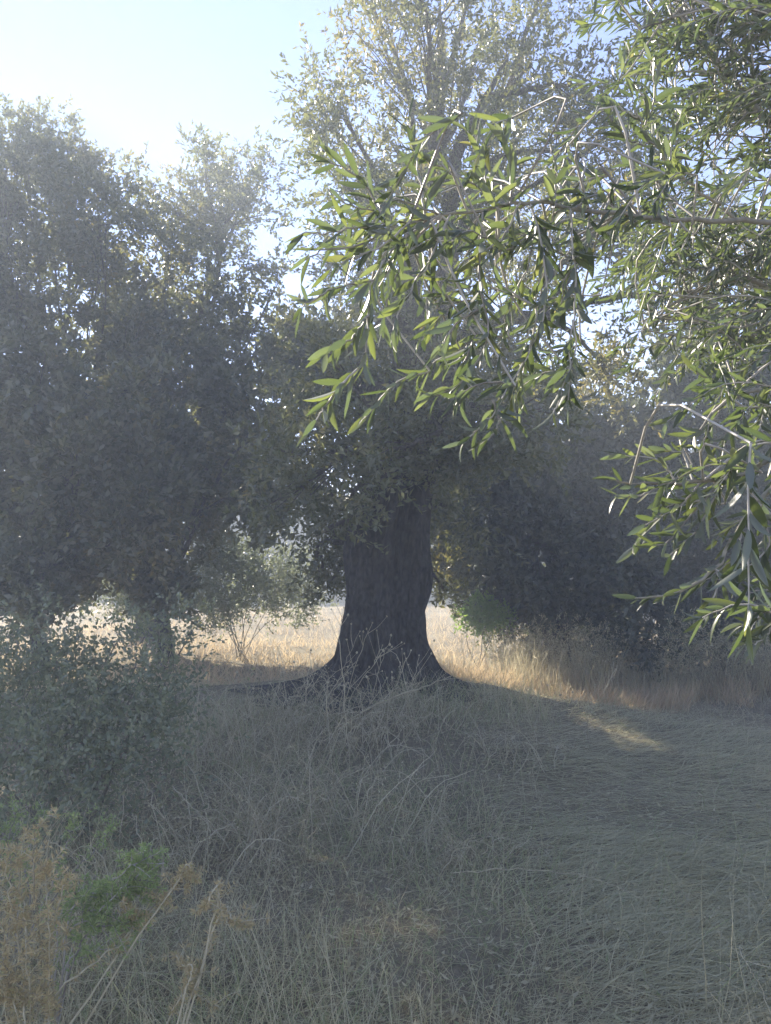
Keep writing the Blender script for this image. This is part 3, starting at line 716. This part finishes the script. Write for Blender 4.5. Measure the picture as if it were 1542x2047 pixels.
def dead_stalk(label, group, base, path, forks=5, r=0.004, heads=True, d=None):
    """base: (px, d) on the ground, path: photo points upward at about that distance"""
    g = at_g(*base); d = base[1]
    t = thing('dead_stalk', label, 'stalk', tuple(g), group)
    w = [g - np.array((0, 0, 0.03))] + [at(p[0], p[1], d + RNG.normal() * 0.08) for p in path]
    n = 20; cv = curve(w, n, 0.006)
    st = Tubes().add(cv, np.linspace(r, r * 0.45, n), 5)
    hd = Tubes(); tips = [cv[-1]]
    for _ in range(forks):
        k = RNG.integers(n // 3, n - 2); tan = unit(cv[k + 1] - cv[k])
        sd = unit(tan * 0.9 + perp(tan[None])[0] * 0.6); ln = RNG.uniform(0.08, 0.28)
        b = curve([cv[k], cv[k] + sd * ln * 0.5, cv[k] + sd * ln + np.array((0, 0, 0.15 * ln)) + RNG.normal(size=3) * 0.015], 7)
        st.add(b, np.linspace(r * 0.6, r * 0.3, 7), 4); tips.append(b[-1])
    link('stem', st.mesh('stem', g), M['stalk'], t)
    if heads:
        for tp_ in tips:
            q = RNG.uniform(0.006, 0.012)
            u = unit(RNG.normal(size=3) * 0.3 + np.array((0, 0, 1.0)))
            hd.add([tp_ - u * q, tp_ - u * q * 0.4, tp_, tp_ + u * q * 0.7, tp_ + u * q * 1.4], [q * 0.3, q * 0.85, q, q * 0.7, q * 0.1], 6)
        link('seed_heads', hd.mesh('seed_heads', g), M['stalk'], t, 'stuff')
    return t

G1 = 'dead weed stalks in front of the big trunk'
ORD = ['leftmost', 'second from left', 'third from left', 'fourth from left', 'fifth from left', 'sixth from left', 'seventh from left', 'eighth from left', 'ninth from left', 'rightmost']
for q, (px, d, path) in enumerate(sorted([(640, 6.2, [(655, 1420), (690, 1330), (720, 1262)]), (660, 6.3, [(690, 1400), (715, 1320), (745, 1245)]), (690, 6.4, [(700, 1400), (745, 1330), (765, 1290)]), (705, 6.4, [(740, 1400), (765, 1320), (782, 1270)]),
                    (600, 6.1, [(600, 1450), (615, 1370), (622, 1300)]), (560, 6.3, [(560, 1440), (545, 1390), (560, 1330)]), (760, 6.5, [(780, 1420), (800, 1350), (822, 1300)]), (810, 6.5, [(815, 1400), (830, 1350), (838, 1310)]), (520, 6.2, [(505, 1450), (500, 1400), (490, 1360)]), (700, 6.0, [(690, 1380), (680, 1280), (688, 1215)])])):
    dead_stalk('thin grey dead weed stalk in front of the big trunk, ' + ORD[q] + ' of ten', G1, (px, d), path, 6)
G2 = 'pale stalks right of the big trunk'
for q, (px, d, path) in enumerate(sorted([(925, 9.8, [(930, 1350), (922, 1265)]), (945, 9.7, [(938, 1340), (952, 1262)]), (1000, 9.6, [(1003, 1330), (1012, 1255)]), (1012, 9.8, [(1015, 1320), (1026, 1285)]), (890, 9.6, [(885, 1340), (905, 1300)]),
                    (1055, 9.5, [(1062, 1340), (1072, 1300)]), (1090, 9.4, [(1080, 1350), (1100, 1290)]), (1200, 8.8, [(1205, 1390), (1235, 1330)]), (960, 9.9, [(975, 1330), (985, 1290)]), (1120, 9.3, [(1118, 1340), (1126, 1300)])])):
    dead_stalk('pale dry stalk in sunlit grass right of the big trunk, ' + ORD[q] + ' of ten', G2, (px, d), path, 3, 0.007, False)
G3 = 'seed stalks of the bank'
for q, (px, d, path) in enumerate([(1090, 6.8, [(1100, 1450), (1095, 1370)]), (1180, 6.5, [(1175, 1450), (1190, 1370)]), (450, 6.4, [(440, 1440), (430, 1390)]), (400, 6.6, [(400, 1430), (380, 1385)])]):
    dead_stalk('thin seed stalk rising from the bank ' + ('right of the big trunk, nearer to it', 'right of the big trunk, farther from it', 'left of the big trunk, nearer to it', 'left of the big trunk, beside the left bush')[q], G3, (px, d), path, 2, 0.003)
dead_stalk('very pale crooked stalk rising over the grass at the lower right corner', None, (1560, 2.5), [(1530, 1990), (1500, 1940), (1480, 1890)], 2, 0.0022, False)
dead_stalk('slender straight stalk at the bottom edge in the middle', None, (735, 2.6), [(745, 1960), (755, 1930)], 1, 0.0018, False)

def lying(name, label, pts, d, r, forks=0):
    w = []
    for px, py, dd in pts:
        p = at(px, py, dd); w.append(p)
    o0 = w[0].copy()
    t = thing(name, label, 'stick', (o0[0], o0[1], float(gz(o0[0], o0[1]))))
    org = np.array((o0[0], o0[1], float(gz(o0[0], o0[1]))))
    cv = curve(w, 24, 0.003)
    link('stem', Tubes().add(cv, np.linspace(r, r * 0.5, 24), 6).mesh('stem', org), M['stalk'], t)
    if forks:
        for _ in range(forks):
            tb = Tubes(); k = RNG.integers(6, 22); sd = unit(unit(cv[k + 1] - cv[k]) + perp(unit(cv[k + 1] - cv[k])[None])[0] * 0.6)
            ln = RNG.uniform(0.08, 0.25); tb.add(curve([cv[k], cv[k] + sd * ln * 0.5, cv[k] + sd * ln + RNG.normal(size=3) * 0.02], 6), np.linspace(r * 0.5, r * 0.2, 6), 4)
            link('side_twig', tb.mesh('side_twig', org), M['stalk'], t)
lying('fallen_twig', 'long pale forked twig leaning across in front of the big trunk base', [(670, 1455, 6.1), (760, 1405, 6.2), (850, 1372, 6.35), (905, 1350, 6.5)], 6, 0.007, 7)
lying('bent_straw', 'long pale straw arching flat over the foreground grass', [(900, 1745, 3.35), (1010, 1738, 3.38), (1130, 1745, 3.35), (1220, 1765, 3.3), (1285, 1800, 3.2)], 3, 0.0022)
lying('bent_straw', 'straight thin straw lying aslant left of the foreground middle', [(345, 1570, 3.9), (400, 1630, 3.7), (455, 1690, 3.5)], 3, 0.0022)
lying('bent_straw', 'short pale straw aslant above the green asparagus tuft', [(95, 1680, 2.9), (150, 1705, 2.85), (200, 1735, 2.8)], 3, 0.0022)

def stone(label, px, py, d, rx, rz, seed):
    r_ = np.random.default_rng(seed)
    c = at(px, py, d); g = float(gz(c[0], d))
    c[2] = g + rz * 0.55
    nu, nv = 18, 11
    th = np.linspace(0, 2 * math.pi, nu, endpoint=False); ph = np.linspace(0.02, math.pi - 0.02, nv)
    T, Pp = np.meshgrid(th, ph)
    U = np.stack([np.cos(T) * np.sin(Pp), np.sin(T) * np.sin(Pp), np.cos(Pp)], -1)
    k = 1
    for _ in range(6):
        v = r_.normal(size=3) * r_.uniform(1.2, 4); k = k + 0.12 * np.sin(U @ v + r_.random() * 6) 
    for _ in range(7):
        v = unit(r_.normal(size=3)); k = np.minimum(k, r_.uniform(0.75, 0.95) / np.maximum(U @ v, 0.25))
    V = (U * k[..., None] * np.array((rx, rx * 0.8, rz))).reshape(-1, 3)
    i = (np.arange(nv - 1)[:, None] * nu); j = np.arange(nu)[None]; j2 = (j + 1) % nu
    F = np.stack([i + j, i + nu + j, i + nu + j2, i + j2], -1).reshape(-1, 4)
    o = link('boulder', mesh_np('boulder', V, F, 4), M['stone'])
    o.location = c
    tag(o, label, 'boulder', 'pale boulders')
stone('pale boulder under the skirts of the shaded right tree', 1290, 1232, 24.0, 0.40, 0.5, 3)
stone('broad pale lump at the right edge below the hanging twig', 1520, 1200, 26.0, 1.0, 0.75, 8)  # pale lump added to mark a pale spot at the right edge

# ------------------------------------------------------------------ the near olive branches on the right
def near_olive():
    org = np.array((1.95, 1.75, float(gz(1.95, 1.75))))
    t = thing('olive_tree', 'near olive tree reaching leafy branches in from the right edge', 'tree', tuple(org), 'olive trees of the grove')
    trunk_path = [(1.95, 1.75, org[2] - 0.1), (1.98, 1.8, org[2] + 0.6), (1.92, 1.85, org[2] + 1.2), (1.95, 1.9, org[2] + 1.9)]
    V, F = gnarled_trunk(trunk_path, [0.26, 0.17, 0.15, 0.13, 0.06], 40, 40, 0.12, 21)
    link('trunk', mesh_np('trunk', V - org, F, 4, None, True), M['bark'], t)
    top = np.array(trunk_path[-1])
    # a lance-shaped leaf with a folded midrib
    tt = np.array((0, .1, .28, .5, .72, .9, 1.0)); hw = np.array((.06, .30, .46, .5, .40, .20, .015))
    def leaf_shape(bend, fold):
        z = bend * (tt ** 2) * -1
        rows = []
        for a, h, zz in zip(tt, hw, z):
            rows += [(-h, a, zz + fold * h), (0, a, zz), (h, a, zz + fold * h)]
        return np.array(rows)
    lf = []
    for r in range(6):
        for c in range(2):
            i = r * 3 + c; lf.append((i, i + 1, i + 4, i + 3))
    lf = np.array(lf)
    shapes = [leaf_shape(b, f) for b, f in ((0.02, .10), (0.10, .20), (-0.06, .12), (0.2, .18), (0.05, .30), (-0.12, .08), (0.0, .05), (0.32, .1))]
    branches = []
    leaves = []                                # (base, y, x, z, length, width, shape, tint, branch)
    def leaf_run(cv, br, step, ll, skip=0.05, roll=None, wid=0.185):
        seg = np.linalg.norm(np.diff(cv, axis=0), axis=1); cum = np.concatenate([[0], np.cumsum(seg)]); L = cum[-1]
        s = L * skip; k = 0
        ph = RNG.random() * 3.14
        while s < L + step * 0.5:
            q = min(s, L * 0.999); i = min(np.searchsorted(cum, q) - 1, len(seg) - 1); i = max(i, 0)
            p = cv[i] + (cv[i + 1] - cv[i]) * ((q - cum[i]) / max(seg[i], 1e-6)); tan = unit(cv[i + 1] - cv[i])
            u = unit(np.cross(tan, (0.2, 0.3, 1.0))); v = np.cross(tan, u)
            a0 = ph + (k % 2) * 1.57 + RNG.normal() * 0.25
            endf = q / L
            for sgn in (1, -1):
                if RNG.random() < 0.1: continue
                a = a0 + (0 if sgn > 0 else math.pi)
                sd = u * math.cos(a) + v * math.sin(a)
                an = RNG.uniform(0.5, 1.05) * (1 - 0.45 * endf)
                y = unit(tan * math.cos(an) + sd * math.sin(an) + np.array((0, 0, RNG.uniform(-0.35, 0.15))) + RNG.normal(size=3) * 0.16)
                z = unit(tan - y * (tan @ y) + RNG.normal(size=3) * 0.35 + np.array((0, 0, 0.25)))
                x = unit(np.cross(y, z)); z = np.cross(x, y)
                l = ll * RNG.uniform(0.55, 1.2) * (1 - 0.3 * endf)
                leaves.append((p + sd * 0.002, y, x, z, l, math.sqrt(l * ll) * wid * RNG.uniform(0.75, 1.25), RNG.integers(len(shapes)), np.clip(RNG.beta(2, 2.4), 0, 1), br))
            s += step * RNG.uniform(0.8, 1.2); k += 1
    def branch(pts, r0, r1, n=30):
        w = [p if len(p) == 3 and not isinstance(p[0], int) else at(*p) for p in pts]
        cv = curve(w, n, 0.002)
        o = link('branch', Tubes().add(cv, np.linspace(r0, r1, n), 7).mesh('branch', org), M['branch'], t)
        branches.append((o, cv)); return len(branches) - 1
    def twig(br, pts, r=0.0022, ll=0.066, step=0.022, n=16, as_obj=True, skip=0.05):
        w = [at(*p) for p in pts]
        cv = curve(w, n, 0.0015)
        link('twig', Tubes().add(cv, np.linspace(r, r * 0.5, n), 5).mesh('twig', org), M['twig'], branches[br][0])
        leaf_run(cv, br, step, ll, skip)
        return cv
    limbs = []
    for pts, r0, r1 in (([(1.93, 1.83, org[2] + 1.35), (1.86, 1.98, 2.1), (1.80, 2.2, 2.75), (1.84, 2.5, 3.5)], 0.085, 0.025), ([(1.96, 1.86, org[2] + 1.45), (2.12, 1.95, 2.3), (2.32, 2.05, 3.0), (2.5, 2.2, 3.8)], 0.08, 0.025),
                        ([(1.90, 1.84, org[2] + 1.3), (1.78, 1.80, 1.82), (1.66, 1.80, 2.12), (1.52, 1.84, 2.3)], 0.06, 0.02), ([(1.97, 1.84, org[2] + 1.4), (2.05, 1.6, 2.2), (2.2, 1.3, 2.9), (2.3, 1.0, 3.4)], 0.07, 0.02)):
        cv = curve(pts, 20, 0.006)
        limbs.append((cv, link('limb', Tubes().add(cv, np.linspace(r0, r1, 20), 10).mesh('limb', org), M['limb'], t)))
    at_l = lambda q, k: tuple(float(v) for v in limbs[q][0][k])
    b1 = branch([at_l(2, 17), (1800, 480, 1.8), (1542, 445, 1.62), (1400, 440, 1.52), (1200, 425, 1.43), (1060, 405, 1.36), (900, 430, 1.30), (780, 452, 1.26)], 0.0075, 0.0018, 40)
    b2 = branch([at_l(0, 10), (1750, 330, 2.15), (1600, 300, 2.1), (1480, 180, 2.1), (1380, 60, 2.1), (1330, -60, 2.1)], 0.014, 0.004)
    b3 = branch([at_l(2, 12), (1850, 700, 1.82), (1650, 740, 1.72), (1540, 775, 1.65), (1450, 800, 1.6), (1400, 860, 1.55)], 0.010, 0.0022)
    b4 = branch([at_l(2, 15), (1780, 760, 1.7), (1620, 860, 1.56), (1535, 985, 1.48), (1482, 1052, 1.44), (1430, 1138, 1.4), (1350, 1185, 1.38), (1270, 1196, 1.36)], 0.008, 0.0014)
    b5 = branch([at_l(2, 9), (1820, 830, 1.78), (1620, 880, 1.62), (1500, 940, 1.55), (1400, 965, 1.5), (1290, 965, 1.47), (1230, 960, 1.45)], 0.008, 0.0016)
    b6 = branch([at_l(2, 3), (1950, 1080, 1.7), (1700, 1180, 1.5), (1560, 1215, 1.42), (1500, 1230, 1.4)], 0.007, 0.0016)
    b7 = branch([tuple(float(v) for v in at(1470, 440, 1.57)), (1440, 410, 1.56), (1370, 360, 1.52), (1310, 290, 1.5), (1275, 235, 1.48), (1262, 190, 1.47)], 0.004, 0.0014)
    b8 = branch([at_l(0, 6), (1800, 560, 2.12), (1620, 600, 2.2), (1480, 560, 2.2), (1360, 600, 2.15), (1290, 660, 2.1)], 0.011, 0.0025)
    b9 = branch([at_l(0, 13), (1850, 60, 2.2), (1650, 60, 2.0), (1520, 20, 1.9), (1400, 20, 1.85), (1280, 60, 1.8)], 0.011, 0.002)
    # upper crown out of the frame, carried by the limbs
    P = []; D = []; bt = Tubes()
    for _ in range(80):
        q = (0, 1, 3)[RNG.integers(0, 3)]; a = limbs[q][0][RNG.integers(8, 20)]
        c = a + np.array((RNG.normal() * 0.32 + 0.15, RNG.normal() * 0.35, RNG.normal() * 0.3 + 0.15))
        if c[0] < 0.62 * max(c[1], 0.3) + 0.42: continue
        bt.add(curve([a, (a + c) / 2 + RNG.normal(size=3) * 0.05, c], 6), np.linspace(0.008, 0.003, 6), 4)
        P.append(c + RNG.normal(size=(14, 3)) * 0.13); D.append(unit(RNG.normal(size=(14, 3)) + np.array((0, 0, -0.2))))
    link('bough', bt.mesh('bough', org), M['branch'], t, 'stuff')
    V, F, ti = shoots_to_leaves(np.concatenate(P), np.concatenate(D), 0.2, 14, 0.06, 0.014)
    link('crown', mesh_np('crown', V - org, F, 4, {'tint': ti}), M['olive_near'], t, 'stuff')
    hero = [
        (b1, [(880, 430, 1.29), (805, 480, 1.27), (745, 560, 1.24), (738, 650, 1.22), (730, 735, 1.21)]), (b1, [(732, 720, 1.21), (690, 760, 1.2), (655, 805, 1.19), (632, 840, 1.19)]),
        (b1, [(790, 452, 1.26), (720, 455, 1.24), (660, 465, 1.22), (600, 470, 1.2)]), (b1, [(770, 452, 1.26), (745, 390, 1.25), (705, 345, 1.24), (660, 325, 1.23)]),
        (b1, [(850, 432, 1.29), (838, 350, 1.3), (825, 290, 1.3), (815, 240, 1.3)]), (b1, [(985, 418, 1.33), (970, 340, 1.34), (950, 290, 1.34), (935, 262, 1.34)]),
        (b1, [(965, 425, 1.32), (958, 540, 1.28), (975, 640, 1.26), (960, 720, 1.25), (900, 780, 1.24), (860, 790, 1.24)]), (b1, [(1060, 408, 1.36), (1090, 530, 1.32), (1085, 640, 1.3), (1030, 750, 1.27), (985, 830, 1.25), (925, 885, 1.24)]),
        (b1, [(1140, 418, 1.4), (1152, 560, 1.36), (1142, 680, 1.34), (1136, 800, 1.32)]), (b1, [(1020, 410, 1.34), (1022, 330, 1.34), (1008, 270, 1.33)]), (b1, [(1110, 415, 1.38), (1112, 350, 1.38), (1100, 290, 1.38)]),
        (b1, [(745, 560, 1.24), (690, 570, 1.21), (640, 590, 1.2), (605, 615, 1.19)]), (b1, [(738, 630, 1.22), (700, 680, 1.2), (650, 705, 1.19)]), (b1, [(965, 610, 1.26), (910, 650, 1.24), (880, 700, 1.23)]),
        (b1, [(985, 800, 1.26), (1000, 840, 1.25), (975, 880, 1.24)]), (b1, [(900, 430, 1.3), (870, 500, 1.28), (835, 560, 1.27), (800, 620, 1.26), (790, 680, 1.26)]), (b1, [(1180, 424, 1.42), (1175, 500, 1.4), (1130, 560, 1.38), (1120, 640, 1.38)]),
        (b1, [(820, 440, 1.27), (770, 490, 1.25), (700, 520, 1.23), (660, 540, 1.22)]), (b1, [(1040, 405, 1.35), (1000, 480, 1.33), (930, 520, 1.31), (890, 560, 1.3)]), (b1, [(1080, 600, 1.31), (1060, 690, 1.29), (1040, 740, 1.28), (1020, 800, 1.28)]),
        (b1, [(1000, 420, 1.33), (950, 370, 1.32), (890, 340, 1.32), (850, 320, 1.32)]), (b1, [(880, 430, 1.29), (800, 400, 1.28), (740, 420, 1.27), (680, 400, 1.26)]), (b1, [(1130, 440, 1.39), (1060, 470, 1.37), (1010, 500, 1.36), (960, 490, 1.36)]),
        (b1, [(780, 452, 1.26), (720, 490, 1.24), (650, 500, 1.22), (610, 520, 1.21)]), (b1, [(1145, 640, 1.35), (1150, 700, 1.34), (1125, 780, 1.33), (1105, 830, 1.32)]),
        (b7, [(1310, 290, 1.5), (1260, 280, 1.48), (1215, 225, 1.47)]), (b7, [(1370, 360, 1.52), (1310, 350, 1.5), (1260, 330, 1.49)]), (b7, [(1290, 250, 1.49), (1310, 190, 1.48), (1300, 120, 1.48)]),
        (b7, [(1275, 235, 1.48), (1230, 210, 1.48), (1200, 212, 1.48)]), (b7, [(1340, 320, 1.51), (1350, 260, 1.5), (1370, 210, 1.5)]),
        (b4, [(1430, 1138, 1.4), (1440, 1160, 1.39), (1420, 1210, 1.38), (1405, 1240, 1.38)]), (b4, [(1482, 1052, 1.44), (1470, 1110, 1.42), (1400, 1170, 1.4)]), (b4, [(1510, 1020, 1.45), (1540, 1080, 1.44), (1500, 1130, 1.42), (1430, 1160, 1.4)]),
        (b5, [(1400, 965, 1.5), (1360, 1010, 1.48), (1290, 1050, 1.46)]), (b5, [(1330, 965, 1.48), (1280, 990, 1.46), (1230, 990, 1.46)]), (b5, [(1450, 950, 1.52), (1400, 1010, 1.5), (1340, 1080, 1.48), (1310, 1090, 1.47)]), (b5, [(1350, 965, 1.48), (1320, 920, 1.47), (1250, 910, 1.46)]), (b5, [(1500, 940, 1.55), (1440, 980, 1.52), (1390, 1060, 1.5), (1340, 1110, 1.49)]),
        (b3, [(1450, 800, 1.6), (1420, 850, 1.58), (1370, 880, 1.56)]), (b3, [(1500, 785, 1.63), (1470, 850, 1.6), (1430, 900, 1.58)]), (b3, [(1480, 790, 1.62), (1430, 770, 1.6), (1390, 740, 1.58)]), (b3, [(1530, 775, 1.64), (1520, 850, 1.62), (1480, 920, 1.6)]), (b3, [(1420, 840, 1.57), (1400, 900, 1.56), (1330, 900, 1.55)]), (b3, [(1540, 780, 1.64), (1560, 850, 1.6), (1540, 920, 1.58), (1490, 940, 1.57)]),
        (b6, [(1530, 1220, 1.41), (1510, 1240, 1.4), (1480, 1250, 1.39)]), (b6, [(1570, 1212, 1.42), (1545, 1180, 1.41), (1500, 1185, 1.4)]), (b6, [(1560, 1215, 1.42), (1540, 1260, 1.41), (1510, 1290, 1.4)]), (b6, [(1600, 1210, 1.45), (1570, 1240, 1.43), (1530, 1250, 1.42)]),
    ]
    for br, pts in hero:
        cv = twig(br, pts)
    for br, sk in ((b1, 0.62), (b4, 0.6), (b5, 0.7), (b7, 0.3)):
        leaf_run(branches[br][1], br, 0.03, 0.06, sk)
    # thick leafy mass in the upper right: many fine sprays on the far boughs
    sprays = Tubes()
    def mass(br, n, lo, ln, ll, box, hang):
        _, cv = branches[br]
        for _ in range(n):
            px, py, dd = RNG.uniform(box[0], box[2]), RNG.uniform(box[1], box[3]), cv[len(cv) // 2][1] + RNG.normal() * 0.18
            e = at(px, py, dd)
            k = min(len(cv) - 1, max(int(len(cv) * lo), int(np.argmin(np.linalg.norm(cv - e, axis=1))) - int(RNG.integers(0, 4))))
            dv = unit(np.array((-0.75, -0.15, hang)) + RNG.normal(size=3) * 0.4)
            l = ln * RNG.uniform(0.6, 1.3)
            s = e - dv * l * 0.5; f = e + dv * l * 0.5
            a = cv[k]
            sprays.add(curve([a, (a + s) / 2 + RNG.normal(size=3) * 0.05 + np.array((0, 0, 0.04)), s], 7), np.linspace(0.0028, 0.0018, 7), 4)
            c2 = curve([s, (s + f) / 2 + np.array((0, 0, 0.15 * l)), f], 9, 0.001)
            sprays.add(c2, np.linspace(0.0018, 0.0009, 9), 4)
            leaf_run(c2, br, 0.02, ll, 0.02, wid=0.18)
    mass(b1, 20, 0.5, 0.18, 0.064, (690, 260, 1200, 640), -0.5)
    mass(b1, 10, 0.55, 0.16, 0.064, (690, 600, 1150, 820), -0.8)
    mass(b1, 9, 0.3, 0.16, 0.06, (1180, 370, 1500, 500), -0.3)
    mass(b2, 72, 0.35, 0.28, 0.056, (1240, -60, 1600, 260), -0.1)
    mass(b2, 55, 0.35, 0.28, 0.056, (1330, 180, 1620, 460), -0.25)
    mass(b8, 85, 0.3, 0.28, 0.056, (1270, 440, 1620, 740), -0.5)
    mass(b9, 26, 0.35, 0.25, 0.06, (1220, -80, 1560, 120), -0.15)
    mass(b3, 8, 0.3, 0.24, 0.06, (1400, 720, 1600, 960), -0.4)
    mass(b5, 6, 0.5, 0.2, 0.06, (1300, 930, 1500, 1080), -0.3)
    mass(b6, 5, 0.5, 0.18, 0.058, (1480, 1180, 1600, 1280), -0.2)
    link('sprays', sprays.mesh('sprays', org), M['twig'], t, 'stuff')
    # the 300 leaves that show largest are single parts, the rest one mass
    def shown(l):
        c = l[0] + l[1] * l[4] * 0.5; d = c[1]
        px = 771 + c[0] / d * FPX; py = 1130 - (c[2] - CAMZ) / d * FPX
        ins = -20 < px < 1562 and -20 < py < 2060
        view = unit(np.array((0, 0, CAMZ)) - c)
        return (l[4] * l[5] * abs(l[3] @ view) + 0.2 * l[4] * l[5]) / d ** 2 * (1 if ins else 0)
    leaves.sort(key=shown, reverse=True)
    from mathutils import Matrix
    lm = {}
    for q, sh in enumerate(shapes):
        for tq in range(6):
            me = mesh_np('leaf', sh, lf, 4, {'tint': np.full(len(sh), (tq + 0.5) / 6)}, True); me.materials.append(M['olive_near']); lm[q, tq] = me
    for l in leaves[:300]:
        p, y, x, z, ln, wd, q, ti, br = l
        o = bpy.data.objects.new('leaf', lm[q, min(5, int(ti * 6))]); COL.objects.link(o); o.parent = branches[br][0]
        p = p - org
        o.matrix_basis = Matrix(((x[0] * wd, y[0] * ln, z[0] * ln, p[0]), (x[1] * wd, y[1] * ln, z[1] * ln, p[1]), (x[2] * wd, y[2] * ln, z[2] * ln, p[2]), (0, 0, 0, 1)))
    rest = leaves[300:]
    Bp = np.array([l[0] for l in rest]) - org; Y = np.array([l[1] * l[4] for l in rest]); X = np.array([l[2] * l[5] for l in rest]); Z = np.array([l[3] * l[4] for l in rest])
    S = np.stack([shapes[l[6]] for l in rest])
    V = Bp[:, None] + S[..., 0:1] * X[:, None] + S[..., 1:2] * Y[:, None] + S[..., 2:3] * Z[:, None]
    F = (lf[None] + (np.arange(len(rest)) * 21)[:, None, None]).reshape(-1, 4)
    link('foliage', mesh_np('foliage', V.reshape(-1, 3), F, 4, {'tint': np.repeat([l[7] for l in rest], 21)}, True), M['olive_near'], t, 'stuff')
near_olive()

# ------------------------------------------------------------------ haze, standing in for lens glare
def haze():
    m, nt, N, L, out = mat_new('glare_haze')
    v = N.new('ShaderNodeVolumePrincipled')
    v.inputs['Color'].default_value = (*GLARE_HAZE['color'], 1)
    v.inputs['Density'].default_value = GLARE_HAZE['density']
    v.inputs['Anisotropy'].default_value = GLARE_HAZE['aniso']
    L.new(v.outputs[0], out.inputs['Volume'])
    x0, x1, y0, y1, z0, z1 = -305, 305, -65, 405, -1.6, 12.5
    V = [(x, y, z) for z in (z0, z1) for y in (y0, y1) for x in (x0, x1)]
    F = [(0, 2, 3, 1), (4, 5, 7, 6), (0, 1, 5, 4), (2, 6, 7, 3), (0, 4, 6, 2), (1, 3, 7, 5)]
    o = link('haze', mesh_np('haze', np.array(V, float), np.array(F), 4), m, None, 'stuff')
    tag(o, 'thin bright morning haze filling the whole grove, standing in for lens glare', 'haze')
haze()
